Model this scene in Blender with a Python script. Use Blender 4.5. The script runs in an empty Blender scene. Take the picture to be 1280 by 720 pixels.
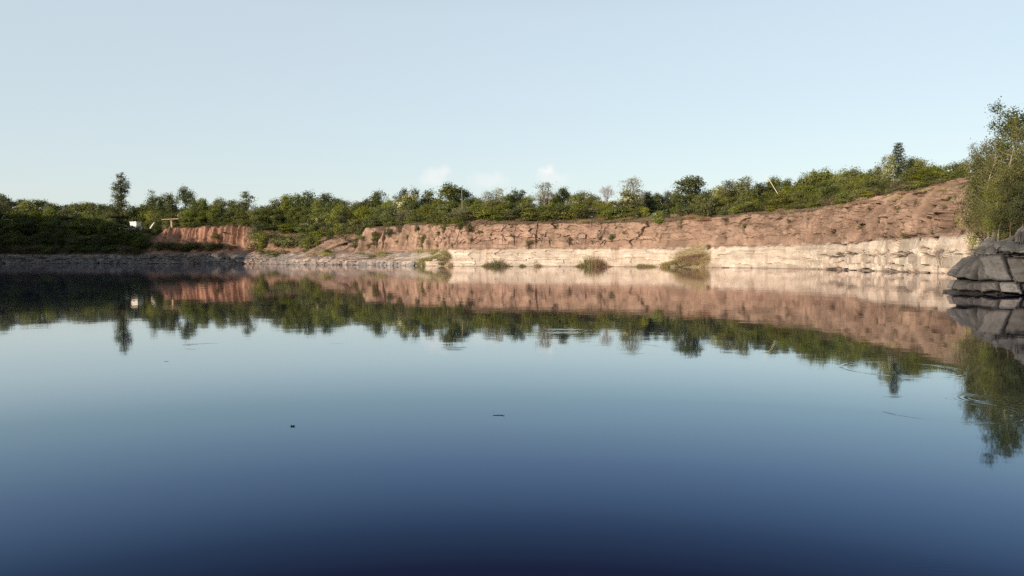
import bpy, math, random
import numpy as np
from mathutils import Vector, Matrix
from mathutils.bvhtree import BVHTree

PI = math.pi
rng = np.random.default_rng(11)
random.seed(5)
scene = bpy.context.scene
col = scene.collection

# ------------------------------------------------------------------ camera numbers
CAM_H, F, HZ = 1.2, 950.0, 325.3           # metres, pixels of a 1280 frame, horizon row
PITCH = math.atan((360 - HZ) / F)

def wx(px, d):                              # world x of picture column px at depth d
    return (px - 640) / F * d
def wz(py, d):                              # world z of picture row py at depth d
    return CAM_H + (HZ - py) / F * d
def dep(py):                                # depth of a point on the water seen at row py
    return CAM_H * F / (py - HZ)

SUN_EL = math.radians(11.0)
SUN_AZ = math.radians(225.0)                # compass bearing of the sun, clockwise from +Y
SUND = Vector((math.sin(SUN_AZ) * math.cos(SUN_EL), math.cos(SUN_AZ) * math.cos(SUN_EL), math.sin(SUN_EL)))

# ------------------------------------------------------------------ helpers
def tag(o, label=None, cat=None, group=None, kind=None):
    if label: o['label'] = label
    if cat: o['category'] = cat
    if group: o['group'] = group
    if kind: o['kind'] = kind
    return o

def mesh_np(name, V, Fq, mats=(), smooth=False):
    V = np.asarray(V, np.float32); Fq = np.asarray(Fq, np.int32)
    me = bpy.data.meshes.new(name)
    n = Fq.shape[1]
    me.vertices.add(len(V)); me.vertices.foreach_set('co', V.ravel())
    me.loops.add(Fq.size); me.loops.foreach_set('vertex_index', Fq.ravel())
    me.polygons.add(len(Fq)); me.polygons.foreach_set('loop_start', np.arange(0, Fq.size, n, dtype=np.int32))
    me.polygons.foreach_set('loop_total', np.full(len(Fq), n, np.int32))
    me.polygons.foreach_set('use_smooth', np.full(len(Fq), smooth))
    me.update(calc_edges=True); me.validate()
    for m in mats: me.materials.append(m)
    return me

def link(name, me, parent=None, loc=None):
    o = bpy.data.objects.new(name, me); col.objects.link(o)
    if parent: o.parent = parent
    if loc is not None: o.location = loc
    return o

def hash01(ix, iy, seed=0):
    ix = ix.astype(np.int64); iy = iy.astype(np.int64)
    h = (ix * 374761393 + iy * 668265263 + seed * 974634777) & 0xffffffff
    h = ((h ^ (h >> 13)) * 1274126177) & 0xffffffff
    h = ((h ^ (h >> 16)) * 2246822519) & 0xffffffff
    return ((h ^ (h >> 15)) & 0xffffff) / float(0xffffff)

def vnoise(x, y, seed=0):
    ix = np.floor(x); iy = np.floor(y); fx = x - ix; fy = y - iy
    fx = fx * fx * (3 - 2 * fx); fy = fy * fy * (3 - 2 * fy)
    a = hash01(ix, iy, seed); b = hash01(ix + 1, iy, seed)
    c = hash01(ix, iy + 1, seed); d = hash01(ix + 1, iy + 1, seed)
    return (a + (b - a) * fx) * (1 - fy) + (c + (d - c) * fx) * fy

def fbm(x, y, seed=0, octv=4):
    t = 0; a = .5
    for k in range(octv):
        t = t + a * (vnoise(x * 2 ** k, y * 2 ** k, seed + 17 * k) - .5) * 2; a *= .5
    return t

def voro(x, y, seed=0, jit=.85, sq=.6):
    """random value of the nearest cell and the distance to the cell border"""
    ix = np.floor(x); iy = np.floor(y)
    f1 = np.full(x.shape, 9.); f2 = np.full(x.shape, 9.); val = np.zeros(x.shape)
    for dx in (-1, 0, 1):
        for dy in (-1, 0, 1):
            cx = ix + dx; cy = iy + dy
            px = cx + .5 + jit * (hash01(cx, cy, seed + 1) - .5)
            py = cy + .5 + jit * (hash01(cx, cy, seed + 2) - .5)
            d = np.maximum(abs(px - x), abs(py - y)) * sq + (1 - sq) * np.hypot(px - x, py - y)
            new = d < f1
            f2 = np.where(new, f1, np.minimum(f2, d))
            val = np.where(new, hash01(cx, cy, seed + 3), val)
            f1 = np.where(new, d, f1)
    return val, f2 - f1

def strata(S, T, bounds, widths, seed, wob=.2, cw=.05, keep=.6, keept=None):
    """beds broken by joints: block value, crack strength, tilt of the block face"""
    bounds = np.array(bounds, float); widths = np.array(widths, float)
    tt = np.interp(T + wob * fbm(S * .35, T * .25, seed, 3) + wob * .4 * fbm(S * 1.3, T, seed + 5, 2), bounds, np.arange(len(bounds)))
    k = np.clip(np.floor(tt), 0, len(bounds) - 2); f = tt - k; ki = k.astype(int)
    w = widths[ki]; th = np.diff(bounds)[ki]
    u = S / w + hash01(k, k * 0, seed + 1) * 7 + (hash01(k, k * 0, seed + 9) - .5) * .8 * f + .10 * fbm(T * 1.6 / th, S * .5, seed + 2, 3)
    u = u + .6 * vnoise(u * 1.3, k * 3.7, seed + 3)
    j = np.floor(u); q = u - j
    eS = np.minimum(q, 1 - q) * w; eT = np.minimum(f, 1 - f) * th
    aS = (hash01(np.round(u), k, seed + 4) < keep) * (.4 + .6 * hash01(np.round(u), k, seed + 6))
    kb = np.round(tt)
    keept = keep if keept is None else keept
    aT = np.clip((vnoise(S / (w * 1.1), kb * 5.3, seed + 7) - (1 - keept)) * 6, 0, 1)
    wd = cw * (.5 + 1.2 * vnoise(S * .9, T * .9, seed + 8))
    crack = np.maximum(np.exp(-(eS / wd) ** 2) * aS, np.exp(-(eT / wd) ** 2) * aT)
    v = hash01(j, k, seed + 10)
    tilt = (hash01(j, k, seed + 11) - .5) * (q - .5) * w + (hash01(j, k, seed + 12) - .5) * (f - .5) * np.minimum(th, 2.)
    return v, crack, tilt

# ------------------------------------------------------------------ materials
def nodes_of(name):
    m = bpy.data.materials.new(name); m.use_nodes = True
    nt = m.node_tree; nt.nodes.clear()
    return m, nt
class N:
    """small shorthand for wiring nodes"""
    def __init__(s, nt): s.nt = nt
    def new(s, t, **kw):
        n = s.nt.nodes.new(t)
        for k, v in kw.items(): setattr(n, k, v)
        return n
    def put(s, inp, v):
        if isinstance(v, bpy.types.NodeSocket): s.nt.links.new(v, inp)
        elif v is not None: inp.default_value = v
    def math(s, op, a, b=None, c=None, clamp=False):
        n = s.new('ShaderNodeMath', operation=op, use_clamp=clamp)
        s.put(n.inputs[0], a)
        if b is not None: s.put(n.inputs[1], b)
        if c is not None: s.put(n.inputs[2], c)
        return n.outputs[0]
    def vmath(s, op, a, b=None):
        n = s.new('ShaderNodeVectorMath', operation=op)
        s.put(n.inputs[0], a)
        if b is not None: s.put(n.inputs[1], b)
        return n.outputs[1] if op in ('LENGTH', 'DOT_PRODUCT', 'DISTANCE') else n.outputs[0]
    def mix(s, f, a, b, bt='MIX'):
        n = s.new('ShaderNodeMix', data_type='RGBA', blend_type=bt)
        s.put(n.inputs[0], f); s.put(n.inputs[6], a); s.put(n.inputs[7], b)
        return n.outputs[2]
    def noise(s, vec, scale, detail=4, rough=.55, dist=0):
        n = s.new('ShaderNodeTexNoise'); s.put(n.inputs['Vector'], vec)
        n.inputs['Scale'].default_value = scale; n.inputs['Detail'].default_value = detail
        n.inputs['Roughness'].default_value = rough; n.inputs['Distortion'].default_value = dist
        return n.outputs['Fac']
    def ramp(s, f, lo, hi, a=0., b=1.):
        n = s.new('ShaderNodeMapRange', clamp=True)
        s.put(n.inputs[0], f); n.inputs[1].default_value = lo; n.inputs[2].default_value = hi
        n.inputs[3].default_value = a; n.inputs[4].default_value = b
        return n.outputs[0]
    def mapping(s, vec, scale=(1, 1, 1), rot=(0, 0, 0)):
        n = s.new('ShaderNodeMapping'); s.put(n.inputs['Vector'], vec)
        n.inputs['Scale'].default_value = scale; n.inputs['Rotation'].default_value = rot
        return n.outputs[0]
def C4(c): return (c[0], c[1], c[2], 1)

def plain(name, c, rough=.8, var=.25, scale=6):
    m, nt = nodes_of(name); g = N(nt)
    tc = g.new('ShaderNodeTexCoord').outputs['Object']
    f = g.noise(tc, scale, 5)
    b = g.new('ShaderNodeBsdfPrincipled')
    g.put(b.inputs['Base Color'], g.mix(g.ramp(f, .3, .7), C4([x * (1 - var) for x in c]), C4([x * (1 + var) for x in c])))
    b.inputs['Roughness'].default_value = rough
    b.inputs['Specular IOR Level'].default_value = .25
    bp = g.new('ShaderNodeBump'); bp.inputs['Strength'].default_value = .4; bp.inputs['Distance'].default_value = .05
    g.put(bp.inputs['Height'], f); g.put(b.inputs['Normal'], bp.outputs[0])
    o = g.new('ShaderNodeOutputMaterial'); nt.links.new(b.outputs[0], o.inputs[0])
    return m

def leafmat(name, c1, c2, transl=.25):
    """foliage: colour changes from leaf to leaf, from bough to bough and from tree to tree"""
    m, nt = nodes_of(name); g = N(nt)
    geo = g.new('ShaderNodeNewGeometry'); oi = g.new('ShaderNodeObjectInfo')
    tc = g.new('ShaderNodeTexCoord').outputs['Object']
    f = g.noise(tc, .55, 2)
    f = g.math('ADD', g.ramp(f, .35, .65, 0, .55), g.math('MULTIPLY', geo.outputs['Random Per Island'], .45))
    c = g.mix(f, C4(c1), C4(c2))
    hs = g.new('ShaderNodeHueSaturation')
    g.put(hs.inputs['Hue'], g.ramp(oi.outputs['Random'], 0, 1, .485, .512))
    g.put(hs.inputs['Saturation'], g.ramp(g.math('FRACT', g.math('MULTIPLY', oi.outputs['Random'], 7.3)), 0, 1, .75, 1.1))
    g.put(hs.inputs['Value'], g.ramp(g.math('FRACT', g.math('MULTIPLY', oi.outputs['Random'], 3.7)), 0, 1, .7, 1.35))
    g.put(hs.inputs['Color'], c)
    d = g.new('ShaderNodeBsdfPrincipled'); g.put(d.inputs['Base Color'], hs.outputs[0])
    d.inputs['Roughness'].default_value = .6; d.inputs['Specular IOR Level'].default_value = .2
    t = g.new('ShaderNodeBsdfTranslucent'); g.put(t.inputs['Color'], hs.outputs[0])
    mx = g.new('ShaderNodeMixShader'); mx.inputs[0].default_value = transl
    nt.links.new(d.outputs[0], mx.inputs[1]); nt.links.new(t.outputs[0], mx.inputs[2])
    o = g.new('ShaderNodeOutputMaterial'); nt.links.new(mx.outputs[0], o.inputs[0])
    return m

M = {}
M['leaf_mid'] = leafmat('mid_green_leaves', (.088, .110, .022), (.225, .25, .055))
M['leaf_near'] = leafmat('olive_leaves', (.085, .095, .026), (.22, .225, .06))
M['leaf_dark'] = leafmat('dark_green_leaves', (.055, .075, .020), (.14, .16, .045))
M['leaf_bright'] = leafmat('yellow_green_leaves', (.13, .15, .025), (.28, .28, .06))
M['leaf_pale'] = leafmat('silvery_leaves', (.14, .14, .07), (.30, .29, .17))
M['leaf_brown'] = leafmat('brownish_leaves', (.10, .085, .035), (.21, .165, .075))
M['blossom'] = leafmat('white_blossom', (.48, .46, .33), (.78, .74, .58))
M['needle'] = leafmat('pine_needles', (.035, .055, .028), (.075, .095, .05))
M['grass'] = leafmat('dry_grass_blades', (.38, .30, .17), (.58, .48, .28), .4)
M['grass_green'] = leafmat('green_grass_blades', (.26, .26, .09), (.46, .42, .18), .4)
M['grass_red'] = leafmat('rusty_reed_blades', (.34, .19, .12), (.54, .34, .21), .4)
M['bark'] = plain('grey_brown_bark', (.12, .09, .065), .9, .3, 14)
M['bark_pale'] = plain('pale_bark', (.24, .21, .15), .8, .25, 9)
M['twig'] = plain('grey_dead_twig', (.26, .22, .19), .9, .2, 9)
M['white_wall'] = plain('whitewashed_wall', (.86, .82, .72), .8, .05, 2)
M['tan_concrete'] = plain('tan_concrete', (.40, .30, .19), .85, .12, 3)
M['weathered'] = plain('weathered_pale_wood', (.62, .56, .40), .8, .15, 5)
M['boulder'] = plain('grey_boulder', (.24, .22, .215), .9, .45, 2.2)
M['dry_leaf'] = plain('brown_dry_leaf', (.05, .045, .04), .7, .3, 30)

def rockmat(name, near=False):
    m, nt = nodes_of(name); g = N(nt)
    P = g.new('ShaderNodeNewGeometry').outputs['Position']
    nrm = g.new('ShaderNodeNewGeometry').outputs['Normal']
    sep = g.new('ShaderNodeSeparateXYZ'); g.put(sep.inputs[0], P)
    X, Y, Z = sep.outputs
    sn = g.new('ShaderNodeSeparateXYZ'); g.put(sn.inputs[0], nrm)
    big = g.noise(P, .09, 3); mid = g.noise(P, .5, 5, .6); fine = g.noise(P, 3.2, 6, .65)
    streak = g.noise(g.mapping(P, (1.1, 1.1, .16)), .8, 5, .6)
    bed = g.noise(g.mapping(P, (.10, .10, 1.5)), 1.0, 5, .6)
    if near:
        c = g.mix(g.ramp(mid, .3, .7), C4((.15, .148, .15)), C4((.34, .335, .33)))
        c = g.mix(g.ramp(streak, .46, .72, 0, .5), c, C4((.085, .08, .08)))
        c = g.mix(g.ramp(g.noise(P, 5, 6, .7), .5, .62, 0, .55), c, C4((.09, .085, .085)))
        c = g.mix(g.ramp(g.noise(P, 1.3, 4, .7), .56, .64, 0, .5), c, C4((.33, .325, .32)))
        c = g.mix(g.ramp(bed, .5, .62, 0, .4), c, C4((.16, .145, .135)))
        # wet dark rim just over the water
        wet = g.ramp(Z, .02, .16, .45, 1.)
        c = g.mix(1., c, g.mix(wet, C4((0, 0, 0)), C4((1, 1, 1))), 'MULTIPLY')
    else:
        redc = g.mix(g.ramp(mid, .3, .7), C4((.245, .15, .11)), C4((.43, .295, .228)))
        redc = g.mix(g.ramp(big, .42, .62, 0, .55), redc, C4((.37, .26, .185)))
        redc = g.mix(g.ramp(fine, .35, .7, 0, .35), redc, C4((.46, .32, .235)))
        redc = g.mix(g.ramp(streak, .48, .68, 0, .75), redc, C4((.19, .13, .105)))
        # the columns at the far left are a stronger orange red
        redc = g.mix(g.ramp(X, -60, -105, 0, .6), redc, g.mix(g.ramp(mid, .3, .7), C4((.34, .15, .095)), C4((.52, .28, .19))))
        # brown broken rock at the right end
        rr = g.ramp(X, 20, 34, 0, .85)
        redc = g.mix(rr, redc, g.mix(g.ramp(mid, .3, .7), C4((.175, .118, .088)), C4((.35, .24, .183))))
        # bleached band left by a higher water level
        wht = g.mix(g.ramp(mid, .3, .7), C4((.46, .38, .31)), C4((.69, .61, .52)))
        wht = g.mix(g.ramp(bed, .48, .62, 0, .5), wht, C4((.42, .32, .25)))
        wht = g.mix(g.ramp(streak, .54, .70, 0, .6), wht, C4((.36, .25, .19)))
        gry = g.mix(g.ramp(mid, .35, .65), C4((.16, .15, .15)), C4((.34, .32, .31)))
        gry = g.mix(g.ramp(bed, .45, .6, 0, .6), gry, C4((.30, .21, .16)))
        pnk = g.mix(g.ramp(mid, .35, .65), C4((.36, .25, .20)), C4((.58, .48, .41)))
        pnk = g.mix(g.ramp(bed, .48, .6, 0, .6), pnk, C4((.26, .24, .235)))
        pnk = g.mix(g.ramp(Z, .9, .5, 0, .75), pnk, C4((.30, .29, .285)))
        wht = g.mix(g.ramp(g.math('ADD', X, g.math('MULTIPLY', mid, 22)), -10, -18), wht, pnk)
        wht = g.mix(g.ramp(g.math('ADD', X, g.math('MULTIPLY', mid, 12)), -50, -62), wht, gry)
        edge = g.math('ADD', Z, g.math('MULTIPLY', g.math('SUBTRACT', mid, .5), 1.1))
        edge = g.math('ADD', edge, g.math('MULTIPLY', g.math('SUBTRACT', streak, .5), 1.3))
        c = g.mix(g.ramp(edge, 3.15, 3.5, 1, 0), redc, wht)
        c = g.mix(g.ramp(Z, .02, .22, .55, 0), c, C4((.10, .075, .055)))
    at = g.new('ShaderNodeAttribute', attribute_name='rock'); ar = g.new('ShaderNodeSeparateColor'); g.put(ar.inputs[0], at.outputs['Color'])
    tn = g.ramp(ar.outputs[0], 0, 1, .56 if not near else .30, 1.08 if not near else .84)
    hs = g.new('ShaderNodeHueSaturation'); g.put(hs.inputs['Value'], tn); g.put(hs.inputs['Color'], c); c = hs.outputs[0]
    # open joints darkened in the colour, along the grooves of the mesh
    c = g.mix(g.math('MULTIPLY', g.ramp(ar.outputs[1], .25, .9), .95 if near else .66), c, C4((.08, .05, .035)) if not near else C4((.03, .028, .027)))
    # thin soil and dry grass where the rock lies flat
    if not near:
        lb = g.math('MULTIPLY', g.ramp(X, -126, -132), g.ramp(edge, 3.2, 3.6))
        c = g.mix(lb, c, g.mix(g.ramp(fine, .3, .7), C4((.04, .04, .02)), C4((.08, .07, .04))))
        ds = g.vmath('DISTANCE', g.mapping(P, (1, .5, 0)), (wx(864, 130), 65, 0))
        sc_ = g.math('MULTIPLY', g.ramp(g.math('ADD', ds, g.math('MULTIPLY', mid, 1.5)), 4.3, 3.4), g.ramp(g.math('SUBTRACT', Z, g.math('MULTIPLY', X, .35)), -7.1, -7.8))
        c = g.mix(sc_, c, g.mix(g.ramp(fine, .35, .65), C4((.15, .12, .06)), C4((.32, .26, .17))))
        flat = g.math('MULTIPLY', g.ramp(sn.outputs[2], .7, .92), g.ramp(g.math('ADD', Z, g.math('MULTIPLY', mid, 2)), 6.5, 9))
        soil = g.mix(g.ramp(fine, .3, .7), C4((.12, .08, .05)), C4((.17, .14, .075)))
        c = g.mix(flat, c, soil)
    b = g.new('ShaderNodeBsdfPrincipled'); g.put(b.inputs['Base Color'], c)
    b.inputs['Roughness'].default_value = .9; b.inputs['Specular IOR Level'].default_value = .2
    h = g.math('ADD', g.math('MULTIPLY', mid, .35 if not near else .25), g.math('MULTIPLY', fine, .22 if not near else .10))
    h = g.math('ADD', h, g.math('MULTIPLY', bed, .35 if not near else .12))
    if not near: h = g.math('ADD', h, g.math('MULTIPLY', streak, .12))
    if near: h = g.math('ADD', h, g.math('MULTIPLY', g.noise(P, 13, 6, .7), .07))
    bp = g.new('ShaderNodeBump'); bp.inputs['Strength'].default_value = .8
    bp.inputs['Distance'].default_value = .55 if not near else .4
    g.put(bp.inputs['Height'], h); g.put(b.inputs['Normal'], bp.outputs[0])
    o = g.new('ShaderNodeOutputMaterial'); nt.links.new(b.outputs[0], o.inputs[0])
    return m
M['cliff'] = rockmat('red_cliff_rock'); M['near_rock'] = rockmat('grey_fractured_rock', True)

def soilmat():
    m, nt = nodes_of('dry_grassy_soil'); g = N(nt)
    P = g.new('ShaderNodeNewGeometry').outputs['Position']
    a = g.noise(P, .12, 4); b_ = g.noise(P, 2.4, 6, .7)
    c = g.mix(g.ramp(a, .35, .65), C4((.085, .085, .035)), C4((.17, .145, .07)))
    c = g.mix(g.ramp(b_, .35, .7, 0, .5), c, C4((.20, .15, .09)))
    b = g.new('ShaderNodeBsdfPrincipled'); g.put(b.inputs['Base Color'], c); b.inputs['Roughness'].default_value = .95
    b.inputs['Specular IOR Level'].default_value = .1
    bp = g.new('ShaderNodeBump'); bp.inputs['Strength'].default_value = .8; bp.inputs['Distance'].default_value = .3
    g.put(bp.inputs['Height'], b_); g.put(b.inputs['Normal'], bp.outputs[0])
    o = g.new('ShaderNodeOutputMaterial'); nt.links.new(b.outputs[0], o.inputs[0])
    return m
M['soil'] = soilmat()

# ring ripples on the water: (column, row, ring radius m, ring width m, wavelength m, slope)
RIPPLES = [(1238, 500, .15, .20, .055, .035), (1130, 462, .6, .06, .09, .012), (785, 436, .55, .05, .07, .014),
           (412, 434, .45, .05, .07, .014), (568, 436, .12, .10, .05, .04), (255, 433, .35, .08, .08, .02),
           (480, 392, .4, .12, .12, .010), (322, 385, .4, .15, .12, .012), (705, 388, .3, .1, .1, .010),
           (1180, 512, .55, .05, .06, .03), (624, 521, .05, .07, .03, .03), (364, 535, .03, .05, .025, .025),
           (705, 414, .3, .2, .1, .03)]
def watermat():
    m, nt = nodes_of('still_lake_water'); g = N(nt)
    P = g.new('ShaderNodeNewGeometry').outputs['Position']
    sep = g.new('ShaderNodeSeparateXYZ'); g.put(sep.inputs[0], P)
    flat = g.new('ShaderNodeCombineXYZ'); g.put(flat.inputs[0], sep.outputs[0]); g.put(flat.inputs[1], sep.outputs[1])
    Q = flat.outputs[0]
    gust = g.ramp(g.noise(g.mapping(Q, (.5, 1, 1)), .03, 3), .4, .65, .35, 1.)
    h = g.math('MULTIPLY', g.noise(Q, .55, 2), .0045)
    h = g.math('ADD', h, g.math('MULTIPLY', g.noise(Q, 2.6, 2), .0013))
    h = g.math('MULTIPLY', h, gust)
    # fine cat's paws far out
    h = g.math('ADD', h, g.math('MULTIPLY', g.math('MULTIPLY', g.noise(g.mapping(Q, (1, 1.8, 1)), 9, 2), .00016), g.ramp(g.noise(Q, .12, 2), .5, .65)))
    for (px, py, r0, w, lam, sl) in RIPPLES:
        d = dep(py); cx = wx(px, d)
        r = g.vmath('DISTANCE', Q, (cx, d, 0))
        e = g.math('DIVIDE', g.math('SUBTRACT', r, r0), w)
        e = g.math('POWER', 2.718, g.math('MULTIPLY', g.math('MULTIPLY', e, e), -1.))
        e = g.math('MULTIPLY', e, g.ramp(g.noise(Q, 1.2 / max(r0, .2), 2), .35, .6))
        s = g.math('SINE', g.math('MULTIPLY', r, 2 * PI / lam))
        h = g.math('ADD', h, g.math('MULTIPLY', g.math('MULTIPLY', s, e), sl * lam / (2 * PI)))
    # a ruffled patch close by
    d = dep(712); cx = wx(1180, d)
    r = g.vmath('DISTANCE', g.mapping(Q, (1, 1, 1)), (cx, d, 0))
    e = g.ramp(r, .04, .16, 1, 0)
    h = g.math('ADD', h, g.math('MULTIPLY', g.math('MULTIPLY', g.noise(g.mapping(Q, (14, 60, 1), (0, 0, .25)), 1, 3), e), .0016))
    bp = g.new('ShaderNodeBump'); bp.inputs['Strength'].default_value = 1.; bp.inputs['Distance'].default_value = 1.
    g.put(bp.inputs['Height'], h)
    # reflectance against the viewing angle: strong at a grazing look, the dark deep water shows when looking down
    inc = g.new('ShaderNodeSeparateXYZ'); g.put(inc.inputs[0], g.new('ShaderNodeNewGeometry').outputs['Incoming'])
    cr = g.new('ShaderNodeValToRGB'); el = cr.color_ramp.elements
    pts = [(0, .92, .90, .90), (.04, .82, .78, .78), (.08, .75, .765, .77), (.13, .57, .62, .64), (.18, .32, .40, .45), (.22, .225, .295, .37), (.26, .14, .195, .29),
           (.297, .085, .13, .21), (.335, .042, .068, .125), (.38, .020, .024, .055), (1, .012, .012, .02)]
    el[0].position = 0; el[0].color = pts[0][1:] + (1,); el[1].position = 1; el[1].color = pts[-1][1:] + (1,)
    for p in pts[1:-1]:
        e = el.new(p[0]); e.color = p[1:] + (1,)
    g.put(cr.inputs[0], g.math('ABSOLUTE', inc.outputs[2]))
    body = g.new('ShaderNodeBsdfDiffuse'); body.inputs['Color'].default_value = (.003, .004, .012, 1)
    gl = g.new('ShaderNodeBsdfGlossy'); gl.inputs['Roughness'].default_value = .032; g.put(gl.inputs['Color'], cr.outputs[0])
    g.put(gl.inputs['Normal'], bp.outputs[0])
    mx = g.new('ShaderNodeAddShader')
    nt.links.new(body.outputs[0], mx.inputs[0]); nt.links.new(gl.outputs[0], mx.inputs[1])
    o = g.new('ShaderNodeOutputMaterial'); nt.links.new(mx.outputs[0], o.inputs[0])
    return m
M['water'] = watermat()

# ------------------------------------------------------------------ the shore line
# (x, y, profile); a profile is 8 knots (set back, height) from under the water to the plateau
def pf(*k): return np.array(k, float)
P_LEFT = pf((0, -2), (0, 0), (.6, 3.2), (2.5, 3.6), (6, 6), (9, 8.5), (12, 10), (20, 12.5))
P_RED = pf((0, -2), (0, 0), (.5, 3.2), (4.5, 4.4), (7.5, 7.2), (8.6, 12.3), (10.5, 12.9), (22, 13.6))
P_310 = pf((0, -2), (0, 0), (1.2, 3.2), (3.5, 4.5), (8, 7), (12, 9.7), (15, 10.5), (24, 12))
P_340 = pf((0, -2), (0, 0), (1, 1.6), (4, 3.3), (9, 5), (14, 7.5), (18, 9), (28, 11.5))
P_370 = pf((0, -2), (0, 0), (1.5, 1.4), (8, 3.3), (14, 4.7), (22, 7.5), (27, 9), (38, 11))
P_430 = pf((0, -2), (0, 0), (1.0, 1.3), (6, 2.7), (13, 3.9), (15, 9.4), (18, 9.9), (30, 10.8))
P_490 = pf((0, -2), (0, 0), (.7, 1.1), (4, 2.2), (9, 3.6), (10.6, 9.2), (13, 9.8), (25, 10.8))
P_530 = pf((0, -2), (0, 0), (.6, .9), (2.5, 2.0), (4.5, 3.2), (6, 8.4), (8.5, 9.2), (20, 10.2))
P_560 = pf((0, -2), (0, 0), (.5, 2.4), (.9, 3.4), (1.5, 6), (2.2, 8.2), (5, 9.2), (15, 10))
P_MID = pf((0, -2), (0, 0), (.15, 3.33), (.45, 3.42), (1.0, 6), (1.9, 8.2), (5, 9.3), (16, 10))
P_TAL = pf((0, -2), (0, 0), (1.8, 1.3), (3.8, 3.2), (4.5, 6), (5.2, 8.4), (8, 9.3), (18, 10))
P_R0 = pf((0, -2), (0, 0), (.12, 3.33), (.4, 3.42), (1.2, 6), (2.2, 8.3), (4.5, 9.0), (15, 10))
P_R1 = pf((0, -2), (0, 0), (.15, 3.33), (.45, 3.45), (.9, 6), (1.9, 8.3), (4.5, 9.1), (15, 10.5))
P_R2 = pf((0, -2), (0, 0), (.2, 3.33), (.7, 3.5), (1.7, 6.0), (3.6, 8.3), (7.5, 9.7), (18, 11.5))
P_HID = pf((0, -2), (0, 0), (.3, 1.8), (.8, 2.6), (2.0, 3.2), (5, 4.0), (9, 5.5), (18, 8))
P_TIP = pf((0, -2), (0, 0), (.12, .5), (.5, 1.3), (1.3, 1.7), (2.6, 2.25), (5, 2.7), (10, 3.6))
P_NEAR = pf((0, -2), (0, 0), (.12, .5), (.45, 1.4), (1.3, 1.75), (3.0, 2.35), (5.5, 2.9), (12, 4.0))
P_BACK = pf((0, -2), (0, 0), (.6, 3), (1.5, 5), (3, 8), (5, 10.5), (8, 12.5), (22, 14))
P_LOFF = pf((0, -2), (0, 0), (.6, 3.2), (2.5, 4), (5, 8), (9, 13), (14, 16), (26, 20))

SH = []
def sp(px, d, prof): SH.append((wx(px, d), d, prof))
sp(-60, 288, P_LEFT); sp(0, 285, P_LEFT); sp(60, 279, P_LEFT); sp(120, 272, P_LEFT); sp(170, 266, P_LEFT)
sp(184, 264, P_RED); sp(230, 259, P_RED); sp(288, 250, P_RED); sp(312, 246, P_310); sp(338, 238, P_340)
sp(352, 226, P_340); sp(360, 206, P_370); sp(380, 201, P_370); sp(410, 196, P_430); sp(450, 188, P_430)
sp(490, 175, P_490); sp(525, 161, P_530); sp(556, 153.5, P_560); sp(580, 151, P_MID); sp(620, 148, P_MID)
sp(700, 144.5, P_MID); sp(780, 140, P_MID); sp(828, 135.5, P_MID); sp(850, 131, P_TAL); sp(878, 127.5, P_TAL)
sp(886, 124.5, P_R0); sp(940, 117, P_R0); sp(1000, 106.5, P_R0); sp(1050, 95, P_R1); sp(1100, 84, P_R2)
sp(1140, 76, P_R2); sp(1185, 69, P_R2); sp(1208, 66, P_R2); sp(1235, 62, P_R2)
I_FAR = (0, len(SH) - 1)
for p in [(38, 57), (33, 51), (27.5, 44), (22.3, 36.6)]: SH.append((p[0], p[1], P_HID))
I_TIP0 = len(SH) - 1
for p in [(18.6, 31.3), (15.75, 27.7)]: SH.append((p[0], p[1], P_TIP))
for p in [(16.3, 26.0), (18.2, 25.1), (21, 24.2), (26, 22.4)]: SH.append((p[0], p[1], P_NEAR))
I_TIP1 = len(SH) - 1
for p in [(31, 15), (30, 0), (18, -11), (-10, -15), (-40, -14)]: SH.append((p[0], p[1], P_BACK))
for p in [(-72, 20), (-100, 70), (-130, 120), (-160, 172), (-190, 222), (-214, 262)]: SH.append((p[0], p[1], P_LOFF))
SH.append((-216, 280, P_LOFF))
XY = np.array([(s[0], s[1]) for s in SH]); PR = np.array([s[2] for s in SH])
NS = len(SH)
seglen = np.hypot(*(np.roll(XY, -1, 0) - XY).T)
S0 = np.concatenate([[0], np.cumsum(seglen)])

def shore_at(s):
    """rounded position, profile at arc length s (closed)"""
    s = np.asarray(s) % S0[-1]
    A = np.vstack([XY, XY[:1]]); B = np.concatenate([PR, PR[:1]])
    def at(t):
        t = t % S0[-1]
        return np.stack([np.interp(t, S0, A[:, 0]), np.interp(t, S0, A[:, 1])], -1)
    w = 1.2
    pos = (at(s - w) + at(s - w / 2) + at(s) + at(s + w / 2) + at(s + w)) / 5
    prof = np.zeros(s.shape + (8, 2))
    for i in range(8):
        for j in range(2):
            prof[..., i, j] = np.interp(s, S0, B[:, i, j])
    return pos, prof

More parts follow.
